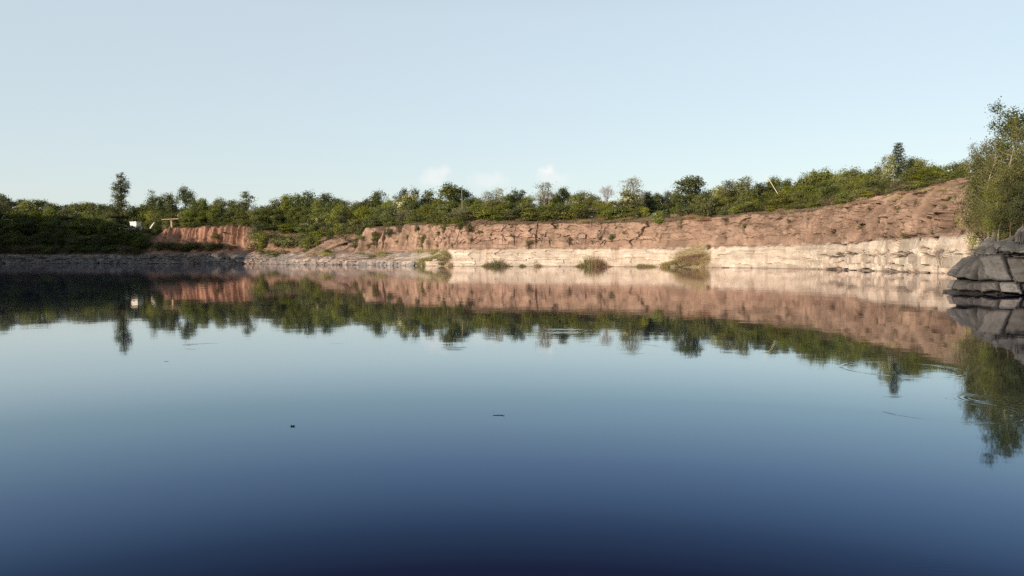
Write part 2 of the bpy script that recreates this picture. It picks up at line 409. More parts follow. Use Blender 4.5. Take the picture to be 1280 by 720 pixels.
def ribbon(s0, s1, ds, rows, near=False, smooth_n=3.0):
    s = np.arange(s0, s1 + ds, ds); n = len(s)
    pos, prof = shore_at(s)
    a, _ = shore_at(s - smooth_n); b, _ = shore_at(s + smooth_n)
    t = b - a; t /= np.linalg.norm(t, axis=1)[:, None] + 1e-9
    nrm = np.stack([-t[:, 1], t[:, 0]], -1)               # runs clockwise seen from above: outward is to the left
    # resample the profile by its own length
    k = np.linspace(0, 7, 71)
    seg = np.hypot(np.diff(prof[:, :, 0], axis=1), np.diff(prof[:, :, 1], axis=1)) + .05
    seg[:, 0] *= .3; seg[:, 6] *= .35
    cum = np.concatenate([np.zeros((n, 1)), np.cumsum(seg, 1)], 1)
    u = np.linspace(0, 1, rows)
    off = np.zeros((n, rows)); z = np.zeros((n, rows))
    for i in range(n):
        off[i] = np.interp(u * cum[i, -1], cum[i], prof[i, :, 0])
        z[i] = np.interp(u * cum[i, -1], cum[i], prof[i, :, 1])
    S = np.repeat(s[:, None], rows, 1)
    px = pos[:, 0][:, None] * F / np.maximum(pos[:, 1][:, None], 1) + 640
    px = np.repeat(px, rows, 1)
    T = off * .8 + z                                    # coordinate up the face
    zt = prof[:, 5, 1][:, None]                         # height of the rim
    rs_ = np.clip((px - 1040) / 60, 0, 1); rimf = np.clip((off - prof[:, 5, 0][:, None] * (1 - rs_) - (prof[:, 6, 0][:, None] - .5) * rs_ - .5) / 3, 0, 1)   # behind the rim
    if near:
        colid = np.floor(S / 2.1 + .25 * z + .15 * fbm(S, z, 3, 2))
        zz = z + .30 * (hash01(colid, colid * 0, 19) - .5) + .05 * fbm(S * .5, T * .3, 3, 3)
        v1, c1, t1 = strata(S, zz, [-2, 0, .42, 1.30, 1.42, 1.75, 2.3, 2.9, 6], [1, .62, 1.75, 2.6, 1.3, 1.0, .9, 1.2], 71, .10, .036, .8, .8)
        v2, c2, t2 = strata(S + .6 * z, z * .9 - .25 * S, np.arange(-12, 8, .33), [.8] * 60, 83, .08, .016, .28)
        v3, _ = voro(S * 1.9 + zz, zz * 3.1 - S * .4, 97, .9, .2)
        D = (v1 - .5) * .26 + t1 * .62 + (v2 - .5) * .10 + t2 * .42 + (v3 - .5) * .05 + .05 * fbm(S * 1.5, T * 1.5, 5, 4)
        D -= .45 * c1 + .07 * c2
        und = np.clip((vnoise(S * .45, S * 0, 88) - .25) * 3, 0, 1)
        D += und * (-.38 * np.exp(-((zz - 1.33) / .065) ** 2) + .26 * np.exp(-((zz - 1.52) / .14) ** 4))
        D += -.12 * np.exp(-((zz - .42) / .05) ** 2)
        D += .018 * fbm(S * 7, T * 9, 6, 3)
        bv_, be_ = voro(S / 1.1 + .2 * off, off / .8 - .3 * S, 101, .9, .7)
        rub = ((bv_ - .5) * .34 - .16 * np.exp(-(be_ / .06) ** 2)) * np.clip((z - 1.35) / .4, 0, 1)
        off2 = off - D * (1 - rimf * .4)
        z2 = z + rub + (.30 * ((v1 - .5) * .3 + t1 * .5) + .04 * fbm(S * 3, off * 3, 12)) * (z > .5)
        tone = np.clip(.1 + .25 * (v3 - .5) + .8 * v1 + .4 * (v2 - .5) - .25 * np.clip((z - 1.4) / .5, 0, 1), 0, 1); crk = np.clip(c1 + .35 * c2, 0, 1)
    else:
        redz = np.clip((z - 3.35) / .5, 0, 1)           # above the bleached band
        band = 1 - redz
        right = np.clip((px - 1000) / 60, 0, 1); left = np.clip((520 - px) / 60, 0, 1)
        flute = np.clip((330 - px) / 20, 0, 1) + np.clip((px - 400) / 8, 0, 1) * np.clip((480 - px) / 10, 0, 1)
        v1, c1, t1 = strata(S, z, [-3, 3.4, 5.0, 6.1, 7.4, 8.6, 9.6, 16], [6, 5.5, 7, 4.2, 6, 4, 5], 21, 1.1, .06, .42, .22)
        v2, c2, t2 = strata(S + .35 * z, z + .10 * S * 0, [-3, 3.4, 4.1, 4.9, 5.5, 6.3, 6.9, 7.6, 8.1, 8.8, 9.4, 10, 16], [2.1, 1.6, 2.4, 1.4, 2.6, 1.7, 2.0, 1.3, 1.8, 1.5, 2, 2], 31, .6, .04, .30, .18)
        v3, e3 = voro(S / .8, T / .55, 23)
        bv, bc, bt = strata(S, z, [-2, 0, .55, 1.15, 1.5, 2.2, 2.6, 3.4, 16], [3, 2.8, 4.5, 6, 3.6, 5, 3.2, 4], 41, .45, .05, .42, .30)
        rv, rc, rt = strata(S, z, [-2, 0, .8, 1.7, 2.1, 3.4, 16], [2, 1.6, 2.1, 2.8, 1.9, 3], 51, .55, .12, .75, .45)
        cv, cc_, ct = strata(S, z, [-3, 3.4, 30], [4, 3.4], 95, .3, .035, .55, .0)
        ca = .40 + .6 * np.clip((540 - px) / 40, 0, 1) + .35 * right; rz2 = np.clip((z - 3.4) / 1.3, 0, 1)
        big = fbm(S * .05, z * .03, 7, 3)
        fr = fbm(S * .35, T * .5, 70, 5)                 # ragged small relief
        D = big * 1.3 * (.35 + .65 * redz)
        D += rz2 * (ca * ((cv - .5) * .9 + ct * .55) - .25 * cc_ + (v1 - .5) * (.45 + .2 * right) + t1 * .35 + ((v2 - .5) * .30 + t2 * .45) * (1 + 1.3 * right) + (v3 - .5) * (.10 + .15 * right) + fr * (.26 + .45 * right) - .30 * c1 - c2 * (.14 + .3 * right))
        # bleached band: beds standing a little proud of one another
        D += band * (1 - right) * ((bv - .5) * .16 + bt * .14 - .22 * bc) * (1 + 1.6 * left)
        D += band * right * ((rv - .5) * .42 + rt * .35 - 1.0 * rc)
        D += band * (.06 * fbm(S * .08, z * 3.2, 40, 3) + .06 * fr) + band * left * ((rv - .5) * .5 + rt * .45 - .5 * rc) + band * left * .7 * fbm(S * .13, z * .6, 68, 3)
        # vertical columns of the red face
        fl = fbm(S * .42, z * .05, 31, 3); fl2 = 1 - abs(fbm(S * .33, z * .04, 33, 2)) * 2
        fz = flute * redz * np.where(px < 340, np.clip((z - 5.8) / 1.5, 0, 1), 1)
        D *= 1 - .5 * fz
        D += fz * (fl * 2.4 + fl2 * 1.8)
        off2 = off - D * (1 - .7 * rimf)
        slopew = np.clip((prof[:, 5, 0][:, None] - 3) / 4, 0, 1)
        z2 = z + (slopew * .35 * (D - big) * (z > 3.8) + .20 * fbm(S * .5, off * .5, 44, 4) * (z > 3.8) + .5 * rimf * fbm(S * .15, off * .15, 45)
                  + .22 * fbm(S * .3, off * .2, 47, 3) * np.clip((z - 2.9) / .4, 0, 1) + .9 * fbm(S * .13, off * .2, 46, 3) * left * np.clip((z - 1.2) / 1.5, 0, 1) * np.clip((6 - z) / 2, 0, 1)) * np.clip(z, 0, 1)
        tone = np.where(redz > .5, .5 + .4 * (v1 - .5) + .4 * (cv - .5) + .45 * (v2 - .5) + .35 * fr, np.where((right > .5) | (left > .5), .5 + .7 * (rv - .5), .5 + .5 * (bv - .5)))
        tone = np.clip(tone, 0, 1)
        crk = np.where(redz > .5, np.maximum(np.maximum(c1 * .7, c2 * (.45 + .4 * right)), cc_ * .7), np.where(right > .5, np.clip(rc * 1.5, 0, 1), np.where(left > .5, rc * .7, bc * .55)))
    V = np.zeros((n, rows, 3))
    V[..., 0] = pos[:, 0][:, None] + nrm[:, 0][:, None] * off2
    V[..., 1] = pos[:, 1][:, None] + nrm[:, 1][:, None] * off2
    V[..., 2] = z2
    i = np.arange(n - 1)[:, None] * rows + np.arange(rows - 1)[None]
    Fq = np.stack([i, i + rows, i + rows + 1, i + 1], -1).reshape(-1, 4)[:, ::-1]
    return V.reshape(-1, 3), Fq, tone.ravel(), crk.ravel()

SF0, SF1 = S0[0], S0[I_FAR[1]]
parts = []
def add_ribbon(name, s0, s1, ds, rows, mat, near=False, **kw):
    V, Fq, tone, crk = ribbon(s0, s1, ds, rows, near, **kw)
    me = mesh_np(name, V, Fq, [mat], smooth=False)
    at = me.attributes.new('rock', 'FLOAT_COLOR', 'POINT')
    at.data.foreach_set('color', np.stack([tone, crk, tone * 0, tone * 0 + 1], -1).astype(np.float32).ravel())
    o = link(name, me); tag(o, kind='structure'); parts.append((V, Fq))
    return o
iL = 7
add_ribbon('cliff', SF0, SF1 + 2, .16, 150, M['cliff'])
add_ribbon('rock_headland', S0[I_TIP0] - 1.5, S0[I_TIP1], .035, 260, M['near_rock'], True, smooth_n=1.8)
add_ribbon('bank', SF1 + 1.5, S0[I_TIP0] - 1, .8, 40, M['cliff'])
add_ribbon('bank', S0[I_TIP1] - .1, S0[-1] + .5, 2.5, 26, M['cliff'])

# ------------------------------------------------------------------ the ground round the lake
def shore_dist(X, Y):
    """signed distance to the shore (positive on land), profile height of the plateau there"""
    best = np.full(X.shape, 1e9); bs = np.zeros(X.shape); inside = np.zeros(X.shape, bool)
    for i in range(NS):
        a = XY[i]; b = XY[(i + 1) % NS]; d = b - a
        t = np.clip(((X - a[0]) * d[0] + (Y - a[1]) * d[1]) / (d @ d), 0, 1)
        q = np.hypot(X - a[0] - t * d[0], Y - a[1] - t * d[1])
        m = q < best; best = np.where(m, q, best); bs = np.where(m, S0[i] + t * seglen[i], bs)
        c = ((a[1] > Y) != (b[1] > Y)) & (X < (b[0] - a[0]) * (Y - a[1]) / (b[1] - a[1] + 1e-12) + a[0])
        inside ^= c
    return np.where(inside, -best, best), bs
def ground_z(X, Y):
    X = np.asarray(X, float); Y = np.asarray(Y, float)
    sd, bs = shore_dist(X, Y)
    _, prof = shore_at(bs)
    off7 = prof[..., 7, 0]; z7 = prof[..., 7, 1]; z6 = prof[..., 6, 1]; off6 = prof[..., 6, 0]
    off4 = prof[..., 4, 0]; z4 = prof[..., 4, 1]
    z = np.where(sd < off7, -5 + (z6 + 3.2) * np.clip((sd - off4 * .9) / (off7 - off4 * .9), 0, 1) ** .8, 0)
    out = np.clip((sd - off7) / 60, 0, 1)
    zz = z7 - .15 + out * 2.0 + 1.2 * fbm(X * .012, Y * .012, 50) * out
    # wooded hill on the left, behind the corner of the lake
    zz = zz + 15 * np.exp(-(((X + 225) / 50) ** 2 + ((Y - 215) / 100) ** 2))
    return np.where(sd < off7, z, zz)
def axis(lo, hi, step, far):
    a = list(np.arange(lo, hi + .1, step)); s = step
    while a[-1] < far: s *= 1.35; a.append(a[-1] + s)
    s = step
    while a[0] > -far: s *= 1.35; a.insert(0, a[0] - s)
    return np.array(a)
ax = axis(-330, 130, 4, 5000); ay = axis(-60, 380, 4, 5000)
GX, GY = np.meshgrid(ax, ay, indexing='ij')
GZ = ground_z(GX, GY)
V = np.stack([GX, GY, GZ], -1).reshape(-1, 3)
ny = len(ay); i = np.arange(len(ax) - 1)[:, None] * ny + np.arange(ny - 1)[None]
Fq = np.stack([i, i + ny, i + ny + 1, i + 1], -1).reshape(-1, 4)
o = link('ground', mesh_np('ground', V, Fq, [M['soil']], True)); tag(o, kind='structure')
parts.append((V, Fq))
# one tree for finding the surface under a plant
AV = []; AF = []; n0 = 0
for V, Fq in parts:
    AV.append(V); AF.append(Fq + n0); n0 += len(V)
AV = np.concatenate(AV); AF = np.concatenate(AF)
BVH = BVHTree.FromPolygons([tuple(v) for v in AV.tolist()], [tuple(f) for f in AF.tolist()])
def surf(x, y):
    h = BVH.ray_cast(Vector((x, y, 90)), Vector((0, 0, -1)))
    return h[0].z if h[0] else 0.
CAM = Vector((0, 0, CAM_H))
def hit(px, py):
    """the point of the rock seen at a picture position"""
    d = Vector(((px - 640) / F, 1, (HZ - py) / F)).normalized()
    h = BVH.ray_cast(CAM, d)
    return h[0]

o = link('water', mesh_np('water', [(-330, -60, 0), (130, -60, 0), (130, 380, 0), (-330, 380, 0)], [(0, 1, 2, 3)], [M['water']]))
tag(o, kind='structure')

# ------------------------------------------------------------------ plants
def tube(pts, rad, ns=6):
    pts = [Vector(p) for p in pts]; V = []; Fc = []
    for i, p in enumerate(pts):
        d = (pts[min(i + 1, len(pts) - 1)] - pts[max(i - 1, 0)]).normalized()
        a = d.orthogonal().normalized(); b = d.cross(a)
        for k in range(ns):
            t = 2 * PI * k / ns
            V.append(p + (a * math.cos(t) + b * math.sin(t)) * rad[i])
    for i in range(len(pts) - 1):
        for k in range(ns):
            Fc.append((i * ns + k, i * ns + (k + 1) % ns, (i + 1) * ns + (k + 1) % ns, (i + 1) * ns + k))
    return V, Fc
class MB:
    def __init__(s): s.V = []; s.F = []
    def add(s, VF):
        n = len(s.V); s.V += [tuple(v) for v in VF[0]]; s.F += [tuple(i + n for i in f) for f in VF[1]]
    def tube(s, pts, rad, ns=6): s.add(tube(pts, rad, ns))
    def mesh(s, name, mat, smooth=True):
        me = bpy.data.meshes.new(name); me.from_pydata(s.V, [], s.F); me.materials.append(mat)
        for p in me.polygons: p.use_smooth = smooth
        return me

def leaves(Pc, out, size, aspect=.6, flat=.0):
    """a diamond-shaped face at every point"""
    n = len(Pc)
    nr = rng.normal(size=(n, 3)); nr /= np.linalg.norm(nr, axis=1)[:, None]
    N_ = out * .9 + nr * .85; N_[:, 2] += flat; N_ /= np.linalg.norm(N_, axis=1)[:, None] + 1e-9
    r2 = rng.normal(size=(n, 3)); T = np.cross(N_, r2); T /= np.linalg.norm(T, axis=1)[:, None] + 1e-9
    B = np.cross(N_, T)
    sz = size * (.6 + .8 * rng.random((n, 1)))
    a = T * sz * .5; b = B * sz * .5 * aspect
    V = np.stack([Pc - a, Pc - b + N_ * sz * .08, Pc + a, Pc + b + N_ * sz * .08], 1).reshape(-1, 3)
    Fq = np.arange(4 * n).reshape(-1, 4)
    return V, Fq

def crown_pts(lobes, nclump, nleaf, crad, seedfill=.35):
    """clump centres over the lobes; leaves scattered about each clump"""
    L = np.array([l[:3] for l in lobes]); R = np.array([l[3:6] for l in lobes])
    vol = R.prod(1) ** .67; pick = rng.choice(len(L), nclump, p=vol / vol.sum())
    d = rng.normal(size=(nclump, 3)); d /= np.linalg.norm(d, axis=1)[:, None]
    rr = np.where(rng.random(nclump) < seedfill, rng.random(nclump) * .8, .78 + .24 * rng.random(nclump))
    c = L[pick] + d * R[pick] * rr[:, None]
    k = rng.integers(int(nleaf * .5), int(nleaf * 1.5), nclump)
    idx = np.repeat(np.arange(nclump), k)
    g = rng.normal(size=(len(idx), 3)) * crad * (.6 + .8 * rng.random((nclump, 1)))[idx]
    g[:, 2] *= .7
    Pc = c[idx] + g
    cen = L.mean(0)
    out = Pc - cen; out /= np.linalg.norm(out, axis=1)[:, None] + 1e-9
    return Pc, out, c

PROTO = {}
def proto(key, name, trunk, crown, extra=None):
    PROTO[key] = (name, trunk, crown, extra)

def broad(key, name, H=7., W=5.2, base=.14, leafm='leaf_mid', nlobe=7, nclump=170, nleaf=32, ls=.25, cr=.36, top=1.0, bark='bark', blossom=0., trunks=1, fill=.35, lean=0):
    lobes = []
    for i in range(nlobe):
        t = (i + .5) / nlobe
        z = H * (base + (1 - base) * t)
        env = math.sin(PI * min(1, max(.12, (t * .82 + .12)))) ** .7 * W / 2
        a = i * 2.4 + random.random() * 1.5
        r = env * random.uniform(.45, .62)
        dd = (env - r) * random.uniform(.6, 1.1)
        zr = H * random.uniform(.11, .17)
        z = min(z, H * top - zr)
        lobes.append((math.cos(a) * dd + lean * z, math.sin(a) * dd, z, r, r, zr))
    Pc, out, c = crown_pts(lobes, nclump, nleaf, cr, fill)
    Pc[:, 2] = np.maximum(Pc[:, 2], .15)
    V, Fq = leaves(Pc, out, ls)
    crown = mesh_np('crown', V, Fq, [M[leafm]])
    mb = MB(); r0 = H * .018
    for t in range(trunks):
        a0 = random.random() * 6.28; x0 = .25 * (trunks > 1) * math.cos(a0); y0 = .25 * (trunks > 1) * math.sin(a0)
        tl = [(x0, y0, -.6), (x0, y0, H * .12), (x0 * 1.6 + random.uniform(-.2, .2) + lean * H * .4, y0 * 1.6 + random.uniform(-.2, .2), H * .4),
              (x0 * 2.4 + random.uniform(-.3, .3) + lean * H * .7, y0 * 2.4 + random.uniform(-.3, .3), H * .7), (x0 * 2.5 + lean * H, y0 * 2.5, H * .93)]
        mb.tube(tl, [r0 * 1.25, r0, r0 * .75, r0 * .45, r0 * .12])
        tv = [Vector(p) for p in tl]
        for q in range(9):
            f = random.uniform(.2, .8) * 3; i = int(f) + 1
            if i > 3: i = 3
            st = tv[i].lerp(tv[i + 1], f % 1)
            e = Vector(c[random.randrange(len(c))])
            if (e - st).length > W * .6 or e.z < st.z - .3: continue
            md = st.lerp(e, .5) + Vector((0, 0, -.12 * (e - st).length))
            mb.tube([st, md, e], [r0 * .4, r0 * .28, r0 * .08], 5)
    ex = None
    if blossom:
        k = rng.choice(len(c), int(len(c) * blossom), replace=False)
        cc = c[k]; idx = np.repeat(np.arange(len(cc)), 14)
        o_ = cc[idx] - np.array([0, 0, H * .5]); o_ /= np.linalg.norm(o_, axis=1)[:, None]
        Pb = cc[idx] + rng.normal(size=(len(idx), 3)) * cr * .75 + o_ * .22
        V, Fq = leaves(Pb, o_, ls * .8, .9)
        ex = ('blossom', mesh_np('blossom', V, Fq, [M['blossom']]))
    proto(key, name, mb.mesh('trunk', M[bark]), crown, ex)

for k in range(4): broad('mid%d' % k, 'broadleaf_tree', W=4.6 + .5 * k, nlobe=6 + k, nclump=180 + 15 * k)
for k in range(3): broad('dark%d' % k, 'broadleaf_tree', W=5.4, leafm='leaf_dark', nlobe=8, nclump=170)
for k in range(2): broad('bright%d' % k, 'broadleaf_tree', W=4.6, leafm='leaf_bright', nlobe=7, nclump=130, ls=.24)
for k in range(2): broad('pale%d' % k, 'willow_tree', W=4.6, leafm='leaf_pale', nlobe=8, nclump=120, nleaf=20, ls=.18, trunks=2)
for k in range(2): broad('blos%d' % k, 'blossoming_tree', W=5.0, leafm='leaf_mid', nlobe=7, nclump=150, blossom=.55)
for k in range(2): broad('slim%d' % k, 'slender_tree', H=9, W=3.0, base=.40, leafm='leaf_dark', nlobe=6, nclump=75, nleaf=22, cr=.32)
for k in range(2): broad('round%d' % k, 'round_crowned_tree', H=9, W=4.8, base=.48, leafm='leaf_dark', nlobe=6, nclump=110, nleaf=26)
for k in range(3): broad('shrub%d' % k, 'shrub', H=2.6, W=3.4, base=.05, leafm='leaf_mid', nlobe=6, nclump=60, nleaf=22, ls=.2, cr=.24, trunks=3)
for k in range(2): broad('dshrub%d' % k, 'shrub', H=2.6, W=3.4, base=.05, leafm='leaf_dark', nlobe=6, nclump=60, nleaf=22, ls=.2, cr=.24, trunks=3)
for k in range(2): broad('bshrub%d' % k, 'shrub', H=2.6, W=3.2, base=.05, leafm='leaf_brown', nlobe=6, nclump=50, nleaf=18, ls=.16, cr=.24, trunks=3)
for k in range(2): broad('gshrub%d' % k, 'shrub', H=2.6, W=3.2, base=.05, leafm='leaf_bright', nlobe=6, nclump=60, nleaf=22, ls=.18, cr=.24, trunks=3)
broad('bls', 'blossoming_shrub', H=3, W=3.4, base=.05, leafm='leaf_mid', nlobe=6, nclump=70, nleaf=18, ls=.18, cr=.24, trunks=3, blossom=.7)
# columnar poplar
lob = [(random.uniform(-.5, .5), random.uniform(-.5, .5), z, r, r, 2.4) for z, r in ((1.5, 1.3), (4, 1.7), (7, 2.1), (10, 2.3), (13, 2.5), (16, 2.4), (19, 2.3), (22, 1.8), (24.5, 1.1))]
lob += [(1.9, 0, 18.5, 1.1, 1.1, 1.6), (-1.7, .5, 21, 1., 1., 1.4), (1.5, .3, 14.5, 1.2, 1.2, 1.5)]
Pc, out, c = crown_pts(lob, 330, 26, .5)
V, Fq = leaves(Pc, out, .42)
mb = MB(); mb.tube([(0, 0, -1), (.1, 0, 8), (-.1, 0, 16), (0, 0, 25)], [.4, .32, .2, .05], 8)
for q in range(24):
    z = 3 + q * .85; a = q * 2.4
    mb.tube([(0, 0, z), (math.cos(a) * 1.1, math.sin(a) * 1.1, z + 1.5), (math.cos(a) * 1.6, math.sin(a) * 1.6, z + 3.4)], [.12, .08, .02], 5)
proto('poplar', 'poplar_tree', mb.mesh('trunk', M['bark']), mesh_np('crown', V, Fq, [M['leaf_mid']]))
# pine with flat whorls
Pl = []; Ol = []
mb = MB(); mb.tube([(0, 0, -.5), (.05, 0, 3), (0, .05, 7), (0, 0, 9.8)], [.16, .13, .07, .015], 8)
for q in range(15):
    z = 2 + q * .53; L = (1 - q / 16) * 2.6 + .25
    for j in range(6):
        a = q * 1.1 + j * 1.047 + random.uniform(-.3, .3); l = L * random.uniform(.65, 1.1)
        p1 = np.array((math.cos(a) * l, math.sin(a) * l, z + .35 + .15 * l))
        mb.tube([(0, 0, z), tuple(p1 * np.array((.5, .5, 0)) + np.array((0, 0, z + .05))), tuple(p1)], [.04, .03, .01], 4)
        n = int(60 * l); t = rng.random(n) ** .6
        base = np.array((0, 0, z))[None] * (1 - t[:, None]) + p1[None] * t[:, None]
        base[:, 2] -= .12 * np.sin(t * PI) * l
        Pl.append(base + rng.normal(size=(n, 3)) * np.array((.2, .2, .09))); Ol.append(np.tile((math.cos(a) * .3, math.sin(a) * .3, .9), (n, 1)))
V, Fq = leaves(np.concatenate(Pl), np.concatenate(Ol), .24, .4)
proto('pine', 'pine_tree', mb.mesh('trunk', M['bark']), mesh_np('crown', V, Fq, [M['needle']]))
# leafless grey tree: trunk and a spray of twigs
def twigs(mb, p, d, L, r, depth):
    q = p + d * L; m = p.lerp(q, .5) + Vector([random.uniform(-.06, .06) * L for _ in range(3)])
    mb.tube([p, m, q], [r, r * .8, r * .6], 4 if depth < 3 else 5)
    if depth == 0: return
    for k in range(3 if depth > 1 else 4):
        v = (d + Vector([random.uniform(-.75, .75) for _ in range(3)]) + Vector((0, 0, .15))).normalized()
        twigs(mb, p.lerp(q, random.uniform(.5, 1)), v, L * random.uniform(.6, .85), r * .58, depth - 1)
def bare(key, H, depth=5, mat='twig', r=.1):
    mb = MB(); mb.tube([(0, 0, -.5), (0, 0, H * .3)], [r * 1.2, r], 6)
    for k in range(3):
        twigs(mb, Vector((0, 0, H * .25)), Vector((random.uniform(-.4, .4), random.uniform(-.4, .4), 1)).normalized(), H * .28, r * .8, depth)
    return mb.mesh('branches', M[mat])
BARE = bare('bare', 6.5)
BARE_BUSH = [bare('b', 2.2, 4, 'twig', .035), bare('b', 2.2, 4, 'twig', .035)]
# grass tufts: long blades
def tuft(H, W, n, mat, wid=.05):
    V = []; 
    b = rng.normal(size=(n, 2)) * W * .3; lean = b * .7 + rng.normal(size=(n, 2)) * W * .22
    h = H * (.5 + .6 * rng.random(n)) * (1 - .5 * np.hypot(b[:, 0], b[:, 1]) / W)
    a = rng.random(n) * PI; w = np.stack([np.cos(a), np.sin(a), a * 0], -1) * wid * .5
    p0 = np.stack([b[:, 0], b[:, 1], np.full(n, -.15)], -1); p2 = np.stack([b[:, 0] + lean[:, 0], b[:, 1] + lean[:, 1], h], -1)
    p1 = p0 * .5 + p2 * .5; p1[:, 2] += h * .14
    V = np.stack([p0 - w, p0 + w, p1 + w * .8, p1 - w * .8, p2 + w * .1, p2 - w * .1], 1).reshape(-1, 3)
    i = np.arange(n)[:, None] * 6
    Fq = np.concatenate([i + [0, 1, 2, 3], i + [3, 2, 4, 5]])
    return mesh_np('blades', V, Fq, [M[mat]])
TUFT = {'dry': [tuft(1, 1.3, 240, 'grass') for _ in range(2)], 'green': [tuft(1, 1.3, 260, 'grass_green') for _ in range(2)],
        'red': [tuft(1, 1.2, 300, 'grass_red')]}
# trees of the near bank, with small leaves
def near_tree(key, name, H, W, leafm, nclump, nleaf, base=.2, ls=.065, bark='bark', blossom=0, open_=.2, cr=.17):
    """upright young tree: a leader, rising boughs, twigs with leaves along them"""
    mb = MB(); r0 = H * .010; Pl = []; Ol = []
    lead = [Vector((0, 0, -.5))]; n = 10
    for i in range(1, n + 1):
        lead.append(Vector((.05 * H * math.sin(i * .7 + H) * i / n, .03 * H * math.cos(i * 1.1) * i / n, H * i / n)))
    mb.tube(lead, [r0 * (1.25 - 1.17 * i / n) for i in range(n + 1)], 7)
    nb = int(30 * (1 - open_))
    for q in range(nb):
        t = base + (1 - base) * (q / nb) ** .9 * .97
        i = min(n - 1, int(t * n)); st = lead[i].lerp(lead[i + 1], t * n - i)
        a = q * 2.4 + random.uniform(-.5, .5)
        L = W * .5 * (1 - ((t - base) / (1 - base)) ** 1.6) * random.uniform(.55, 1.1) + .15 * W
        e = st + Vector((math.cos(a) * L, math.sin(a) * L, L * random.uniform(.5, 1.1)))
        md = st.lerp(e, .5) + Vector((0, 0, -.1 * L))
        mb.tube([st, md, e], [r0 * .4, r0 * .25, r0 * .07], 4)
        for w in range(5):
            f = random.uniform(.25, 1); p = st.lerp(md, f * 2) if f < .5 else md.lerp(e, f * 2 - 1)
            v = Vector([random.gauss(0, 1) for _ in range(3)]).normalized(); v.z = abs(v.z) * .7
            te = p + v * random.uniform(.15, .38) * (.4 + L * .35)
            mb.tube([p, te], [r0 * .08, r0 * .03], 3)
            k = int(nleaf * random.uniform(.5, 1.5)); u = rng.random((k, 1))
            Pk = np.array(p)[None] * (1 - u) + np.array(te)[None] * u + rng.normal(size=(k, 3)) * cr * (.6 + .3 * L)
            Pl.append(Pk); o_ = Pk - np.array((0, 0, H * .45)); Ol.append(o_ / (np.linalg.norm(o_, axis=1)[:, None] + 1e-9))
    Pc = np.concatenate(Pl); Oc = np.concatenate(Ol)
    V, Fq = leaves(Pc, Oc, ls, .65)
    ex = None
    proto(key, name, mb.mesh('trunk', M[bark]), mesh_np('crown', V, Fq, [M[leafm]]), ex)
near_tree('n_birch', 'birch_tree', 5.2, 1.6, 'leaf_near', 0, 15, .30, .065, 'bark_pale', open_=.1, cr=.10)
near_tree('n_mid', 'young_tree', 4.6, 2.6, 'leaf_near', 0, 68, .06, .072, 'bark')
near_tree('n_mid2', 'young_tree', 4.6, 2.6, 'leaf_bright', 0, 60, .06, .07, 'bark_pale')
near_tree('n_dark', 'young_tree', 4.4, 3.0, 'leaf_dark', 0, 95, .04, .072, 'bark')
near_tree('n_brown', 'young_tree', 4.0, 2.6, 'leaf_brown', 0, 70, .04, .06, 'bark')

COUNT = {}
NOM = {'slim': 9, 'round': 9, 'shrub': 2.6, 'dshrub': 2.6, 'bshrub': 2.6, 'gshrub': 2.6, 'bls': 3, 'poplar': 25.5, 'pine': 9.9, 'n_birch': 6.1,
       'n_mid': 4.9, 'n_mid2': 4.9, 'n_dark': 4.7, 'n_brown': 4.3}
ITEMS = []        # (thing, kind word, column, row tag) waiting for labels
def plant(key, loc, h, wide=1., rot=None, label=None, cat='tree', group=None, kindword=None, px=None, rowtag=None, name=None):
    nm, tr, cr, ex = PROTO[key]
    k0 = key.rstrip('0123456789') if key not in NOM else key
    s = h / NOM.get(k0, 7.15)
    r = bpy.data.objects.new(name or nm, None); col.objects.link(r)
    r.location = loc; r.rotation_euler = (0, 0, random.uniform(0, 6.28) if rot is None else rot)
    r.scale = (s * wide, s * wide, s); r.empty_display_size = .2
    sh = 'shrub' in nm
    link('stem' if sh else 'trunk', tr, r); link('foliage' if sh else 'crown', cr, r)
    if ex: link(ex[0], ex[1], r)
    tag(r, label, cat, group)
    if not label: ITEMS.append((r, kindword, px, rowtag, cat))
    return r
def pick(base):
    ks = [k for k in PROTO if k.rstrip('0123456789') == base]
    return random.choice(ks)
def spot(px, back):
    """point on land `back` metres behind the shore, seen in column px"""
    # march along the column until the signed distance is reached
    lo, hi = shore_depth(px) + .1, shore_depth(px) + 260
    d = lo
    while d < hi:
        X = wx(px, d); sd, _ = shore_dist(np.array([X]), np.array([d]))
        if sd[0] >= back: break
        d += max(.3, (back - sd[0]) * .8)
    return wx(px, d), d
def spot_rim(px, rel):
    """as spot(), measured from the rim of the wall at the nearest shore point"""
    d = shore_depth(px) + .1; hi = d + 260
    while d < hi:
        X = wx(px, d); sd, bs = shore_dist(np.array([X]), np.array([d]))
        _, pr = shore_at(bs); q = sd[0] - pr[0, 6, 0]
        if q >= rel: break
        d += max(.3, (rel - q) * .8)
    return wx(px, d), d
_sd = [(SH[i][0] / SH[i][1] * F + 640, SH[i][1]) for i in range(I_FAR[0], I_FAR[1] + 1)]
def shore_depth(px):
    return float(np.interp(px, [a for a, _ in _sd], [b for _, b in _sd]))
